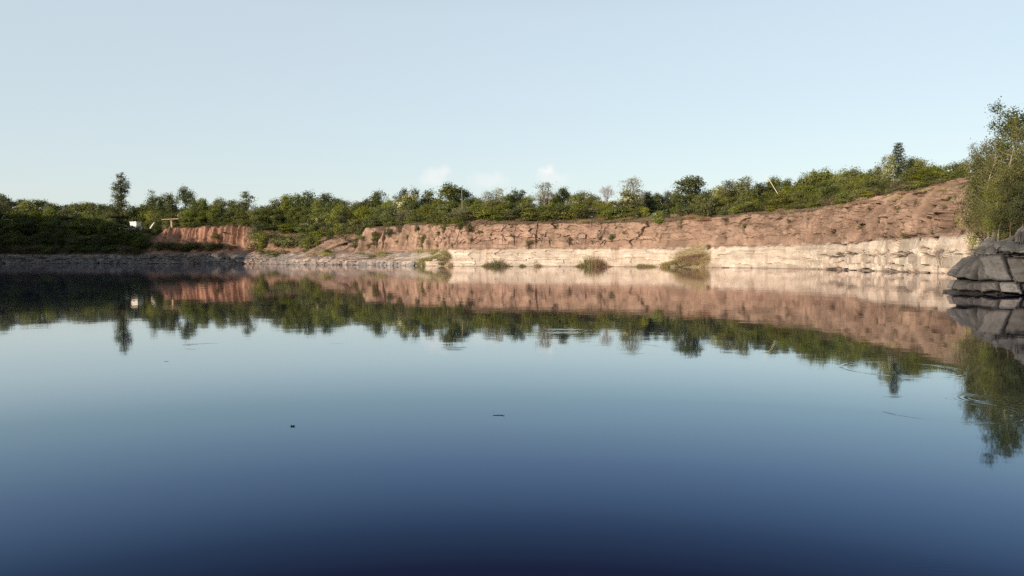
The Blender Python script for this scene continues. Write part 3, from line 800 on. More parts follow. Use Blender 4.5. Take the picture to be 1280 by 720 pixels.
def tree_px(key, px, back, top, wpx=None, rim=False, **kw):
    """a plant standing `back` m behind the shore whose top shows at row `top`; wpx: its width in columns"""
    x, y = (spot_rim if rim else spot)(px, back); z = surf(x, y)
    h = max(.5, wz(top, y) - z)
    wide = 1.
    if wpx:
        nomw = {'mid': .76, 'dark': .78, 'bright': .68, 'pale': .68, 'blos': .72, 'slim': .36, 'round': .56, 'shrub': 1.3, 'dshrub': 1.3, 'bshrub': 1.25,
                'gshrub': 1.25, 'bls': 1.15, 'poplar': .22, 'pine': .55}.get(key.rstrip('0123456789'), .7)
        wide = (wpx / F * y) / (h * nomw); wide = min(3.2, max(.45, wide * 1.45))
    return plant(key, (x, y, z - .05), h, wide, px=px, **kw)

# skyline row by row: (column, top row, kind, width in columns or None)
sky = [(3, 241, 'dark', 16), (14, 250, 'dark', 18), (26, 248, 'dark', 18), (40, 249, 'mid', 20), (54, 249, 'dark', 20), (66, 253, 'dark', 18), (77, 257, 'dark', 16),
       (88, 256, 'dark', 16), (97, 253, 'mid', 18), (108, 252, 'mid', 18), (119, 253, 'mid', 16), (132, 254, 'dark', 18), (143, 255, 'dark', 16),
       (168, 256, 'dark', 16), (180, 256, 'mid', 18), (204, 243, 'mid', 15), (243, 249, 'dark', 16), (255, 247, 'dark', 15), (266, 254, 'dark', 15),
       (275, 247, 'mid', 16), (291, 249, 'mid', 17), (301, 252, 'mid', 14), (325, 257, 'dark', 18), (336, 257, 'dark', 16), (344, 248, 'mid', 14), (355, 243, 'mid', 15),
       (364, 242, 'mid', 14), (374, 241, 'dark', 16), (386, 239, 'dark', 18), (399, 247, 'mid', 14), (411, 240, 'dark', 20), (424, 247, 'mid', 16), (434, 250, 'mid', 14),
       (446, 251, 'mid', 16), (459, 247, 'dark', 16), (473, 239, 'dark', 20), (486, 248, 'mid', 14), (497, 242, 'mid', 14), (506, 236, 'dark', 14), (519, 236, 'dark', 15),
       (536, 236, 'mid', 20), (549, 246, 'mid', 14), (580, 235, 'dark', 18), (592, 244, 'mid', 12), (600, 246, 'mid', 14), (635, 241, 'dark', 14), (649, 237, 'dark', 20),
       (661, 244, 'mid', 12), (693, 240, 'mid', 12), (705, 233, 'mid', 14), (716, 244, 'mid', 12), (728, 238, 'mid', 18), (742, 243, 'mid', 14),
       (803, 237, 'pale', 9), (811, 238, 'dark', 12), (822, 240, 'dark', 12), (834, 239, 'dark', 13), (846, 236, 'dark', 12),
       (885, 237, 'mid', 14), (897, 231, 'bright', 16), (951, 227, 'dark', 18), (966, 220, 'dark', 18), (982, 222, 'dark', 14), (994, 226, 'dark', 14),
       (1005, 216, 'mid', 18), (1014, 212, 'mid', 18), (1031, 211, 'mid', 22), (1044, 216, 'mid', 14), (1054, 211, 'mid', 16), (1065, 209, 'mid', 20), (1078, 216, 'mid', 16),
       (1090, 210, 'mid', 18), (1101, 206, 'dark', 18), (1136, 196, 'mid', 18), (1149, 197, 'mid', 18), (1163, 205, 'mid', 20), (1177, 206, 'mid', 18), (1190, 203, 'mid', 20), (1203, 200, 'mid', 20)]
GW = 'trees of the wood behind the quarry rim'
for px, top, k, w in sky:
    tree_px(pick(k), px, random.uniform(9, 14), top, w * 1.25, rim=True, group=GW, kindword={'mid': 'green tree', 'dark': 'dark tree', 'bright': 'yellow-green tree', 'pale': 'silvery tree'}[k], rowtag='on the skyline')
# distinct trees
tree_px('poplar', 153, 22, 218, 15, label='tall columnar poplar standing far above the dark wood at the left', cat='tree')
tree_px('slim0', 192, 19, 236, 10, label='thin slender tree poking above the wood just right of the tall poplar', cat='tree')
tree_px('round0', 217, 20, 238, 16, label='smaller round-headed tree just left of the tallest round-headed tree', cat='tree', group='round-headed trees over the shelter')
tree_px('round1', 233, 20, 233, 20, label='tallest round-headed dark tree above the flat-roofed shelter', cat='tree', group='round-headed trees over the shelter')
tree_px('slim1', 309, 20, 238, 15, label='slender tree with a small tuft crown standing above the wood right of the red columns', cat='tree')
tree_px('blos0', 511, 7, 243, 24, rim=True, label='white-blossomed tree amid dark green trees, left of the big dark domed tree', cat='tree')
tree_px('blos1', 388, 3, 274, 18, rim=True, label='low white-blossomed tree at the left end, down the overgrown slope', cat='tree')
tree_px('blos0', 407, 4, 266, 18, rim=True, label='white-blossomed tree above the red columns beside the overgrown slope', cat='tree')
tree_px('dark1', 565, 6, 228, 36, rim=True, label='big dark domed tree on the skyline left of centre', cat='tree')
tree_px('pale0', 612, 6, 237, 22, rim=True, label='pale silvery tree right of the big dark domed tree', cat='tree')
tree_px('pale1', 624, 8, 231, 20, rim=True, label='taller pale tree with a thin top behind the silvery tree', cat='tree')
tree_px('pale1', 680, 8, 223, 26, rim=True, label='open grey-green tree with feathery top at the middle of the skyline', cat='tree')
tree_px('bright0', 620, 2, 248, 24, rim=True, label='bright yellow-green rounded tree on the rim right of the domed tree', cat='tree')
tree_px('pale0', 789, 6, 218, 27, rim=True, label='tall pale grey-green tree right of the leafless tree', cat='tree')
tree_px('blos1', 783, 3, 236, 24, rim=True, label='white-blossomed tree under the tall pale grey-green tree', cat='tree')
tree_px('bls', 718, 2, 254, 22, rim=True, label='white-blossomed bush on the rim between the feathery tree and leafless tree', cat='shrub')
tree_px('bls', 764, 2, 252, 12, rim=True, label='narrow white-blossomed bush on the rim below the leafless tree', cat='shrub')
tree_px('dark2', 862, 8, 218, 40, rim=True, label='large dark dome-shaped tree left of the yellow-green trees', cat='tree')
tree_px('bright1', 912, 4, 224, 28, rim=True, label='yellow-green tree, left one of the bright pair right of the large dark dome', cat='tree', group='bright yellow-green trees')
tree_px('bright0', 930, 4, 221, 26, rim=True, label='yellow-green tree with browning top, right one of the bright pair', cat='tree', group='bright yellow-green trees')
tree_px('pine', 1120, 6, 179, 26, rim=True, label='dark pine with tiered flat boughs rising over the right part of the rim', cat='tree')
tree_px('blos0', 1110, 4.5, 193, 18, rim=True, label='cream-blossomed tree pressed against the left side of the pine', cat='tree')
tree_px('bls', 1116, 2, 225, 16, rim=True, label='white-blossomed bush at the foot of the pine', cat='shrub')
tree_px('bright0', 1140, 2, 209, 28, rim=True, label='yellow-green bushy tree at the foot of the pine, right side', cat='tree')
tree_px('bright1', 1158, 2, 211, 26, rim=True, label='yellow-green bushy tree on the rim, right of its twin beside the pine', cat='tree')

# middle and front rows
def rows(x0, x1, step, back, topf, kinds, wpx, rowtag, group, jit=4):
    px = x0
    while px < x1:
        k = random.choice(kinds); p = px + random.uniform(-.3, .3) * step
        if 150 < p < 181 and 255 < topf[0][1] < 280 and back < 5:
            px += step; continue
        sb = back + .8 + random.uniform(-1, 1) * (1.2 if back > -1 else .6)
        top = float(np.interp(p, [a for a, _ in topf], [b for _, b in topf])) + random.uniform(-jit, jit)
        words = {'mid': 'green tree', 'dark': 'dark tree', 'bright': 'yellow-green tree', 'pale': 'silvery tree',
                 'shrub': 'green shrub', 'dshrub': 'dark green shrub', 'bshrub': 'brownish shrub', 'gshrub': 'yellow-green shrub'}
        tree_px(pick(k), p, sb, top, wpx * random.uniform(.8, 1.25), rim=True, kindword=words[k], rowtag=rowtag, group=group,
                cat='shrub' if 'shrub' in k else 'tree')
        px += step
GM = 'trees in the middle of the wood'; GF = 'shrubs along the cliff rim'; GS = 'shaded trees down the left bank'
rows(6, 182, 15, 2, [(0, 262), (180, 266)], ['dark', 'mid', 'dark'], 20, 'inside the wood', GM)
rows(190, 350, 13, 3, [(185, 264), (260, 261), (300, 266), (350, 262)], ['mid', 'mid', 'dark', 'bright'], 17, 'inside the wood', GM)
rows(350, 480, 12, 4, [(350, 260), (400, 258), (480, 258)], ['mid', 'dark', 'mid'], 17, 'inside the wood', GM)
rows(480, 760, 13, 4, [(480, 256), (560, 250), (620, 254), (760, 252)], ['mid', 'bright', 'mid', 'bright', 'dark'], 18, 'inside the wood', GM)
rows(872, 1205, 14, 3.5, [(872, 246), (960, 240), (1020, 228), (1100, 220), (1200, 212)], ['mid', 'bright', 'mid', 'dark'], 19, 'inside the wood', GM)
rows(486, 800, 12, 1.5, [(486, 262), (560, 256), (620, 256), (800, 252)], ['mid', 'bright', 'dark', 'mid', 'pale'], 20, 'just behind the rim', 'low trees just behind the rim')
rows(872, 1205, 12, 1.5, [(872, 252), (960, 246), (1020, 236), (1100, 227), (1200, 214)], ['mid', 'bright', 'bright', 'mid', 'dark'], 20, 'just behind the rim', 'low trees just behind the rim')
rows(186, 1190, 17, 17, [(a_, b_ + 9) for a_, b_, _, _ in sky if a_ > 180], ['dark', 'mid', 'dark'], 22, 'deep in the wood', 'trees deep in the wood')
rows(196, 1200, 27, -.9, [(196, 277), (290, 280), (400, 280), (480, 275), (560, 271), (640, 267), (800, 262), (900, 258), (1000, 254), (1060, 243), (1130, 231), (1200, 223)], ['shrub', 'gshrub', 'bshrub', 'dshrub', 'bshrub'], 12, 'hanging over the rim', 'shrubs hanging over the rim')
rows(128, 196, 9, 16, [(128, 261), (196, 262)], ['dark', 'dark'], 22, 'deep in the wood', 'trees deep in the wood')
# slopes of the left bank, in the shade
rows(2, 176, 14, -3, [(0, 276), (180, 274)], ['dark', 'mid'], 18, 'halfway down the left bank', GS, 3)
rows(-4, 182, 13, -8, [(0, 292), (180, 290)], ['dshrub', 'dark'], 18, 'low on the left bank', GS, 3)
rows(0, 180, 12, -10.5, [(0, 306), (180, 305)], ['dshrub', 'bshrub'], 17, 'just above the grey rock band', GS, 2)
# in front of the red columns at their dark foot
rows(184, 292, 7, -6.6, [(184, 301), (292, 303)], ['dshrub', 'dshrub', 'bshrub'], 14, 'under the red columns', 'shrubs at the foot of the red columns', 2)
# rim shrubs
rows(186, 300, 11, -1.2, [(186, 276), (230, 277), (300, 278)], ['shrub', 'dshrub', 'gshrub'], 13, 'over the red columns', GF, 2)
rows(300, 396, 11, -4, [(300, 276), (350, 280), (400, 280)], ['mid', 'shrub', 'dshrub'], 17, 'on the overgrown slope', 'shrubs on the overgrown slope', 3)
rows(318, 392, 12, -10, [(318, 292), (350, 290), (400, 292)], ['shrub', 'gshrub', 'dshrub'], 17, 'low on the overgrown slope', 'shrubs on the overgrown slope', 3)
rows(328, 362, 9, -15.5, [(328, 312), (362, 313)], ['gshrub', 'shrub'], 14, 'below the overgrown slope', 'shrubs on the overgrown slope', 2)
rows(402, 520, 12, -1.2, [(402, 276), (520, 270)], ['shrub', 'dshrub', 'shrub', 'gshrub'], 17, 'on the left-centre rim', GF, 3)
rows(520, 795, 10, -.9, [(520, 268), (600, 261), (700, 259), (800, 258)], ['shrub', 'dshrub', 'shrub', 'gshrub', 'bshrub'], 24, 'on the middle rim', GF, 3)
rows(852, 1000, 11, -.6, [(820, 262), (900, 255), (1000, 254)], ['shrub', 'gshrub', 'bshrub', 'dshrub'], 17, 'on the right-centre rim', GF, 3)
rows(1000, 1210, 11, -.8, [(1000, 250), (1060, 240), (1130, 228), (1210, 218)], ['shrub', 'gshrub', 'bshrub', 'shrub'], 18, 'on the right rim', GF, 3)

# plants rooted in the face: (column, row of the foot, height in rows, width in rows, kind, label)
def on_face(key, px, py, hpx, wpx, label, cat='shrub', group=None):
    p = hit(px, py)
    if p is None or p.y < 60: return None
    h = hpx / F * p.y; w = wpx / F * p.y
    base = {'shrub': 1.3, 'dshrub': 1.3, 'bshrub': 1.25, 'gshrub': 1.25}[key.rstrip('0123456789')]
    return plant(key, (p.x, p.y, p.z - .1), h, max(.4, w / (h * base)), label=label, cat=cat, group=group)
on_face('dshrub0', 577, 286, 12, 22, 'dark bush hanging over the cliff edge below the domed tree')
on_face('dshrub1', 521, 290, 10, 8, 'dark bush growing in a notch of the cliff left of centre')
on_face('bshrub0', 537, 313, 14, 14, 'dark straggly bush at the foot of the cliff left of centre')
on_face('bshrub1', 662, 309, 13, 22, 'brownish bush on the ledge of the cliff above the bleached band')
on_face('bshrub0', 712, 305, 10, 13, 'round straggly bush halfway up the central cliff')
on_face('bshrub1', 740, 304, 5, 9, 'small dark tussock, lowest of the three in a row on the central cliff')
on_face('dshrub0', 750, 300, 5, 8, 'small dark tussock, middle of the three in a row on the central cliff')
on_face('dshrub1', 764, 302, 10, 11, 'dark green bush, rightmost of the three in a row on the central cliff')
on_face('bshrub0', 696, 285, 6, 9, 'small dark bush just under the rim near the middle')
on_face('shrub1', 824, 281, 18, 24, 'green bush spilling over the rim left of the large dark dome tree')
on_face('bshrub1', 851, 285, 16, 10, 'narrow bush in a cleft below the large dark dome tree')
on_face('gshrub0', 805, 271, 14, 24, 'yellow-green bush on the rim right of the pale tree')
tree_px('shrub2', 884, 6.5, 243, 24, label='green bush on the rim between the large dome tree and the bright trees', cat='shrub')
on_face('bshrub0', 866, 264, 22, 30, 'olive-brown bush in front of the large dark dome tree')
on_face('bshrub0', 1108, 296, 9, 18, 'brownish scrub on the rock slope left of the long green tussock')
on_face('shrub0', 1132, 295, 12, 22, 'long green tussock climbing the rock slope at the right')
on_face('dshrub0', 1161, 272, 9, 12, 'dark bush on the upper rock slope at the right')
on_face('bshrub1', 1178, 262, 8, 8, 'small bush in a crack near the top of the right rock slope')
on_face('bshrub0', 1194, 284, 12, 14, 'dark bush on the right rock slope, close to the near trees')
on_face('bshrub1', 1203, 292, 8, 12, 'low brown bush just above the bleached band beside the grey headland')
on_face('dshrub1', 272, 300, 9, 12, 'bush between the red columns and the overgrown slope')
on_face('shrub0', 410, 318, 8, 16, 'low green bush behind the rock ledge at the left')
on_face('dshrub0', 444, 311, 14, 12, 'dark bush at the foot of the red buttresses')
on_face('bshrub1', 462, 312, 10, 16, 'olive bush right of the red buttresses')
on_face('bshrub0', 885, 312, 8, 12, 'brown bush over the grassy scree beside the pale cliff corner')
sc = [(1085, 262), (1098, 278), (1120, 262), (1150, 300), (1142, 256), (1165, 292), (1075, 285), (1040, 292), (1010, 275), (1185, 250), (1150, 246), (1128, 280), (985, 279), (1192, 268), (930, 285), (905, 276), (780, 292), (640, 296), (600, 292),
      (555, 300), (548, 293), (530, 300), (510, 300), (497, 304), (480, 300), (468, 296), (452, 300), (436, 302), (424, 298), (590, 302), (566, 309)]
for q, (px_, py_) in enumerate(sc):
    on_face(['bshrub0', 'dshrub0', 'shrub1', 'bshrub1'][q % 4], px_, py_, random.uniform(4, 8), random.uniform(6, 12), 'small scrubby bush clinging to the rock face', group='scrub on the rock face')
for q, (px_, py_, h_, w_) in enumerate([(398, 306, 20, 20), (412, 300, 14, 14), (432, 306, 15, 12), (449, 298, 16, 14), (470, 306, 16, 16), (486, 296, 12, 12), (499, 291, 10, 14), (529, 309, 16, 16), (548, 308, 14, 16), (556, 291, 12, 14), (585, 290, 12, 16), (384, 313, 16, 20)]):
    on_face(['shrub0', 'dshrub1', 'bshrub0', 'shrub2'][q % 4], px_, py_, h_, w_, 'leafy bush growing out of the broken red buttresses left of centre', group='bushes among the red buttresses')
# red shrubs and tufts
def tuft_at(kind, px, py, hpx, wpx, label, cat='grass tuft', group=None, water=False):
    if water: y = shore_depth(px) - .25; p = Vector((wx(px, y), y, -.05))
    else:
        p = hit(px, py)
        if p is None: return
    h = hpx / F * p.y; w = wpx / F * p.y / 1.3
    o = link('grass_tuft', random.choice(TUFT[kind]), loc=(p.x, p.y, p.z - .03)); o.rotation_euler.z = random.uniform(0, 6)
    o.scale = (w, w, h); tag(o, label, cat, group)
    return o
tuft_at('green', 622, 331, 11, 15, 'spreading green grass tuft at the waterline left of the rusty reeds', water=True)
tuft_at('red', 748, 331, 15, 12, 'rusty red-brown reed clump at the waterline in the middle', 'reeds', water=True)
tuft_at('green', 738, 331, 17, 13, 'green reed clump just left of the rusty reed clump', 'reeds', water=True)
tuft_at('dry', 806, 331, 6, 12, 'small grass tuft at the waterline right of the reed clumps', water=True)
tuft_at('dry', 830, 331, 6, 8, 'tiny grass tuft at the waterline, left end of the grassy scree', water=True)
for k in range(24):                                     # the grassy scree, dry tufts rise to the right
    px = 832 + 54 * random.random() ** .8; top = float(np.interp(px, [830, 886], [331, 313])); py = random.uniform(top, 332)
    tuft_at(random.choice(['dry', 'dry', 'dry', 'green', 'red']), px, py, 5, 11, 'dry grass tuft on the scree left of the pale cliff corner', group='grass tufts on the scree')
for k in range(22):
    px = random.uniform(522, 566); py = random.uniform(314, 331)
    tuft_at(random.choice(['dry', 'green', 'green']), px, py, 5, 9, 'grass tuft on the slope at the foot of the cliff left of centre', group='grass tufts left of centre')
for k in range(30):
    px = random.uniform(560, 1200); top = float(np.interp(px, [560, 700, 860, 1000, 1100, 1200], [279, 276, 272, 263, 247, 232])); py = top + random.uniform(-2, 5)
    tuft_at(random.choice(['dry', 'dry', 'red']), px, py, 4, 10, 'dry grass tuft on the bare earth just under the rim shrubs', group='grass tufts under the rim')
for k in range(34):
    px = random.choice([random.uniform(560, 885), random.gauss(622, 10), random.gauss(742, 9), random.uniform(795, 860)])
    tuft_at(random.choice(['dry', 'green', 'red', 'green']), px, 331, random.uniform(2, 7), random.uniform(4, 8), 'small grass tuft along the waterline under the pale band', group='grass tufts along the waterline', water=True)
for k in range(16):
    px = random.uniform(372, 480); py = random.uniform(314, 321)
    tuft_at(random.choice(['dry', 'green']), px, py, 4, 9, 'grass tuft on top of the low rock ledge at the left', group='grass tufts on the low ledge')

# leafless things
def bare_at(me, px, y, z, h, nom, label, cat, name='bare_tree', part='branches'):
    o = link(name, me, loc=(wx(px, y), y, z)); s = h / nom; o.scale = (s, s, s); o.rotation_euler.z = random.uniform(0, 6)
    tag(o, label, cat); return o
x, y = spot(757, 15); z = surf(x, y)
bare_at(BARE, 757, y, z, wz(224, y) - z, 7.6, 'leafless grey tree with fine twigs against the sky, left of the tall pale tree', 'tree')
x, y = spot(684, 12); z = surf(x, y)
bare_at(BARE, 684, y, z, wz(230, y) - z, 7.6, 'grey twiggy tree in front of the feathery tree at mid skyline', 'tree')
for px, py, h, lb in [(720, 304, 12, 'dead grey bush beside the round straggly bush on the central cliff'), (1172, 336, 34, 'thin dead bush standing at the waterline left of the grey headland'),
                      (676, 300, 12, 'dead bush on the cliff face right of the brownish ledge bush')]:
    p = hit(px, py)
    if p: bare_at(BARE_BUSH[0], px, p.y - .1, max(0, p.z - .1), h / F * p.y, 2.5, lb, 'dead bush', 'bare_bush')
def pole(name, px0, py0, px1, py1, y, r, mat, label, cat):
    a = Vector((wx(px0, y), y, wz(py0, y))); b = Vector((wx(px1, y), y + .4, wz(py1, y)))
    mb = MB(); d = (b - a).normalized() * .6
    mb.tube([Vector((0, 0, 0)) - d, (b - a) * .5 + Vector((0, 0, .03)), b - a], [r, r * .85, r * .6], 8)
    n = len(mb.V); mb.F.append(tuple(range(n - 8, n)))
    o = link(name, mb.mesh(name, M[mat]), loc=a); tag(o, label, cat); return o
x, y = spot(965, 6)
pole('leaning_pole', 975, 249, 957, 219, y, .06, 'weathered', 'pale weathered pole leaning to the left among the dark trees', 'pole')
x, y = spot(578, 9); pole('dead_tree', 578, 258, 577, 233, y, .08, 'bark_pale', 'thin pale upright trunk in front of the big dark domed tree', 'tree trunk')
x, y = spot(387, 36); pole('dead_tree', 387, 282, 387, 258, y, .1, 'bark_pale', 'thin pale upright trunk above the low white-blossomed tree', 'tree trunk')
x, y = spot(612, 1.0); pole('dead_stick', 617, 326, 611, 318, shore_depth(614) - .3, .06, 'weathered', 'dead stick leaning over the green grass tuft by the water', 'stick')

# ------------------------------------------------------------------ white wall and shelter on the far left rim
def box(mb, x0, x1, y0, y1, z0, z1):
    V = [(x, y, z) for x in (x0, x1) for y in (y0, y1) for z in (z0, z1)]
    mb.add((V, [(0, 1, 3, 2), (4, 6, 7, 5), (0, 4, 5, 1), (2, 3, 7, 6), (0, 2, 6, 4), (1, 5, 7, 3)]))
def empty(name, loc, label, cat, group=None):
    r = bpy.data.objects.new(name, None); col.objects.link(r); r.location = loc; tag(r, label, cat, group); return r
x, y = spot(168, 14.5); z = surf(x, y); k = y / F
t = empty('hut', (wx(167.5, y), y, z), 'small whitewashed hut on the rim at the foot of the tall poplar', 'hut')
H_ = wz(277.3, y) - z; w = 14 * k / 2; t.rotation_euler.z = -.6
mb = MB(); box(mb, -w, w, 0, 2, -.5, H_ - .22); link('wall', mb.mesh('wall', M['white_wall'], False), t)
mb = MB(); box(mb, -w - .15, w + .15, -.15, 2.15, H_ - .22, H_); link('roof', mb.mesh('roof', M['white_wall'], False), t)
tree_px('dshrub0', 169, 10.5, 281.5, 24, label='low dark bush hiding the foot of the whitewashed hut', cat='shrub')
x, y = spot(216, 7.5); z = surf(x, y); k = y / F
t = empty('shelter', (wx(216, y), y, z), 'flat-roofed tan shelter on one thick post above the red columns', 'shelter')
H_ = max(2.2, wz(274, y) - z)
mb = MB(); mb.add(([(-3, -1.5, H_ - .12), (3 * 1.0, -1.5, H_ + .18), (3, 1.5, H_ + .18), (-3, 1.5, H_ - .12), (-3, -1.5, H_ - .34), (3, -1.5, H_ - .12), (3, 1.5, H_ - .12), (-3, 1.5, H_ - .34)],
    [(3, 2, 1, 0), (4, 5, 6, 7), (0, 1, 5, 4), (2, 3, 7, 6), (1, 2, 6, 5), (3, 0, 4, 7)])); link('roof', mb.mesh('roof', M['tan_concrete'], False), t)
mb = MB(); mb.tube([(0, 0, -.5), (0, 0, H_ - .9), (0, 0, H_ - .2)], [.45, .45, .85], 10); link('post', mb.mesh('post', M['tan_concrete'], False), t)
x, y = spot(193, 6.6); pole('stake', 190, 284, 193.5, 278, y, .28, 'white_wall', 'short white stake leaning right between the hut and the shelter', 'stake')

# ------------------------------------------------------------------ boulders at the foot of the ledge
def boulder(seed, sx, sy, sz):
    import bmesh
    bm = bmesh.new(); bmesh.ops.create_icosphere(bm, subdivisions=3, radius=1)
    r = random.Random(seed); planes = [(Vector([r.gauss(0, 1) for _ in range(3)]).normalized(), r.uniform(.6, .85)) for _ in range(11)]
    for v in bm.verts:
        for n_, d_ in planes:
            q = v.co.dot(n_)
            if q > d_: v.co -= n_ * (q - d_)
        v.co *= 1 + .04 * math.sin(v.co.x * 9 + seed) * math.cos(v.co.z * 7)
    me = bpy.data.meshes.new('boulder'); bm.to_mesh(me); bm.free(); me.materials.append(M['boulder']); return me
BM = [boulder(s, 1, 1, 1) for s in range(4)]
words = ['first', 'second', 'third', 'fourth', 'fifth', 'sixth', 'seventh', 'eighth', 'ninth', 'tenth', 'eleventh', 'twelfth']
for k in range(11):
    px = 474 + k * 5.2 + random.uniform(-2.2, 2.2); y = shore_depth(px) - .2 + random.uniform(-.3, .6)
    s = random.uniform(.28, .85)
    o = link('boulder', BM[k % 4], loc=(wx(px, y), y, .2 * s)); o.scale = (s * 1.3, s, s * .85); o.rotation_euler = (random.random(), random.random(), random.random() * 6)
    tag(o, 'grey boulder at the waterline left of centre, %s from the left of its row' % words[k], 'boulder', 'grey boulders at the waterline')

# ------------------------------------------------------------------ trees on the near bank at the right
GN = 'young trees on the bank behind the grey headland'
def near(key, px, y, top, wide, label):
    x = wx(max(px, 1234 - (px % 7)), y); z = surf(x, y); h = wz(top, y) - z
    return plant(key, (x, y, z - .05), h, wide, label=label, cat='tree', group=GN)
near('n_birch', 1262, 33, 122, 1.0, 'tallest tree at the right edge, thin and open with pale twigs')
near('n_birch', 1277, 34, 140, 1.0, 'second tall open tree, cut by the right edge of the picture')
near('n_birch', 1234, 36.5, 150, 1.0, 'slim open tree rising left of the tallest right-hand tree')
near('n_mid', 1228, 38.5, 176, .75, 'leafy green tree at the left end of the near right-hand trees')
near('n_mid2', 1250, 36.5, 180, .85, 'yellow-green tree below and left of the tallest right-hand tree')
near('n_mid', 1240, 37, 196, .8, 'green tree in the middle of the near right-hand trees')
near('n_mid', 1268, 35, 192, .9, 'green tree in front of the tallest right-hand tree')
near('n_mid', 1288, 34.5, 186, .9, 'green tree half outside the right edge')
near('n_mid2', 1229, 40, 200, .8, 'small yellow-green tree at the left foot of the near right-hand trees')
near('n_dark', 1247, 35.5, 212, .9, 'dark low tree at the foot of the near right-hand trees')
near('n_mid', 1258, 34, 215, 1.0, 'low green tree above the grey headland at the right')
near('n_dark', 1276, 33.5, 222, 1.0, 'dark low tree above the grey headland, touching the right edge')
near('n_brown', 1236, 37.5, 228, .9, 'brown low tree at the left foot of the near right-hand trees')
for q, (px_, y_, tp_, lb_) in enumerate([(1222, 39, 188, 'leftmost green tree of the near clump, its edge against the red slope'), (1240, 33.8, 216, 'green tree left of the pale upright trunk'), (1252, 33.0, 206, 'green tree right of the pale upright trunk'),
        (1272, 33.2, 200, 'green tree under the second tall open tree'), (1284, 33.5, 196, 'green tree at the very edge below the tall open trees'), (1244, 37.5, 200, 'green tree filling the gap behind the pale upright trunk'), (1218, 40.5, 215, 'low green tree at the left foot of the clump')]):
    near(['n_mid', 'n_mid2', 'n_mid'][q % 3], px_, y_, tp_, .9, lb_)
near('n_brown', 1262, 32.5, 245, .9, 'brown low bush right behind the grey headland')
near('n_dark', 1243, 35, 243, 1.0, 'dark low bush just above the left end of the grey headland')
near('n_dark', 1286, 32.5, 238, 1.0, 'dark low bush cut by the right edge above the grey headland')
for q, (xx, yy, hh) in enumerate([(25, 38, 6), (29, 34, 6), (31, 44, 6), (34, 38, 7), (27, 28, 5), (30, 27, 5), (38, 32, 6)]):
    plant('n_mid' if q % 2 else 'n_dark', (xx, yy, surf(xx, yy) - .1), hh, 1, label='leafy tree further back on the right-hand bank behind the others', cat='tree', group='trees deeper in the right-hand bank')

# the wooded rim outside the picture on the left: it throws the evening shadow over the left bank
for q in range(46):
    t = q / 45; s = S0[-1] - 8 - t * 330
    pos, prof = shore_at(np.array([s])); a, _ = shore_at(np.array([s - 2])); b, _ = shore_at(np.array([s + 2]))
    tt = (b - a)[0]; tt /= np.linalg.norm(tt); nn = np.array([-tt[1], tt[0]])
    p = pos[0] + nn * random.uniform(14, 26)
    if p[1] > 40 and p[0] / p[1] * F + 640 > -30: continue
    uu = p[0] * .707 - p[1] * .707
    plant(pick('dark'), (p[0], p[1], surf(*p) - .1), random.uniform(12, 15) if uu < -235 else random.uniform(4, 6), 1.1, label='dark tree on the wooded rim left of and behind the lake view', cat='tree', group='trees on the rim beyond the left edge')

for q in range(16):
    x = -52 + q * 4.4 + random.uniform(-1, 1); y = -27 + .02 * x + random.uniform(-2, 2)
    plant(pick('dark'), (x, y, surf(x, y) - .1), random.uniform(1.6, 2.2), 1.8, label='dark tree on the bank behind the viewer', cat='tree', group='trees on the bank behind the viewer')

for q, (px_, y_, tp_, lb_) in enumerate([(1262, 31.6, 226, 'bushy green sapling in front of the tallest right-hand trunk'), (1276, 31.2, 222, 'bushy green sapling in front of the second tall open tree'),
        (1247, 32.2, 236, 'bushy green sapling low on the left of the tallest right-hand trunk')]):
    near(['n_mid', 'n_dark', 'n_mid2'][q], px_, y_, tp_, 1.3, lb_)

# ------------------------------------------------------------------ small things afloat
d = dep(534.4); mb = MB()
V = []; Fc = []
n = 12
for ring, (rr, zz) in enumerate(((1, .002), (.55, .006))):
    for k in range(n):
        t = 2 * PI * k / n; c_ = math.cos(t); s_ = math.sin(t)
        V.append((  .016 * rr * c_, .008 * rr * s_ * (1 - .35 * c_), zz + .004 * c_ * c_))
V.append((0, 0, .005)); V += [(v[0], v[1], v[2] - .003) for v in V[:n]]
for k in range(n):
    k2 = (k + 1) % n
    Fc += [(k, k2, n + k2, n + k), (n + k, n + k2, 2 * n), (2 * n + 1 + k, 2 * n + 1 + k2, k2, k)]
mb.add((V, Fc)); mb.tube([(-.016, 0, .004), (-.024, .003, .008)], [.0012, .0007], 5)
o = link('floating_leaf', mb.mesh('floating_leaf', M['dry_leaf']), loc=(wx(364, d), d, 0)); tag(o, 'small dark leaf afloat on the calm water at lower left', 'leaf')
d = dep(520.5); mb = MB()
mb.tube([(-.05, 0, .001), (0, .004, .003), (.04, 0, .002)], [.0015, .0022, .001], 6); mb.tube([(.01, .003, .002), (.045, -.03, .002)], [.0015, .0007], 5)
o = link('floating_twig', mb.mesh('floating_twig', M['dry_leaf']), loc=(wx(624, d), d, 0)); tag(o, 'tiny forked twig afloat on the calm water near the middle', 'twig')
d = dep(452.3); mb = MB(); mb.tube([(-.03, 0, 0), (0, 0, .001), (.03, .008, 0)], [.001, .002, .001], 6)
o = link('floating_twig', mb.mesh('floating_twig', M['dry_leaf']), loc=(wx(206, d), d, 0)); tag(o, 'faint speck of bark afloat left of the reflected poplar tip, the farthest afloat', 'twig')

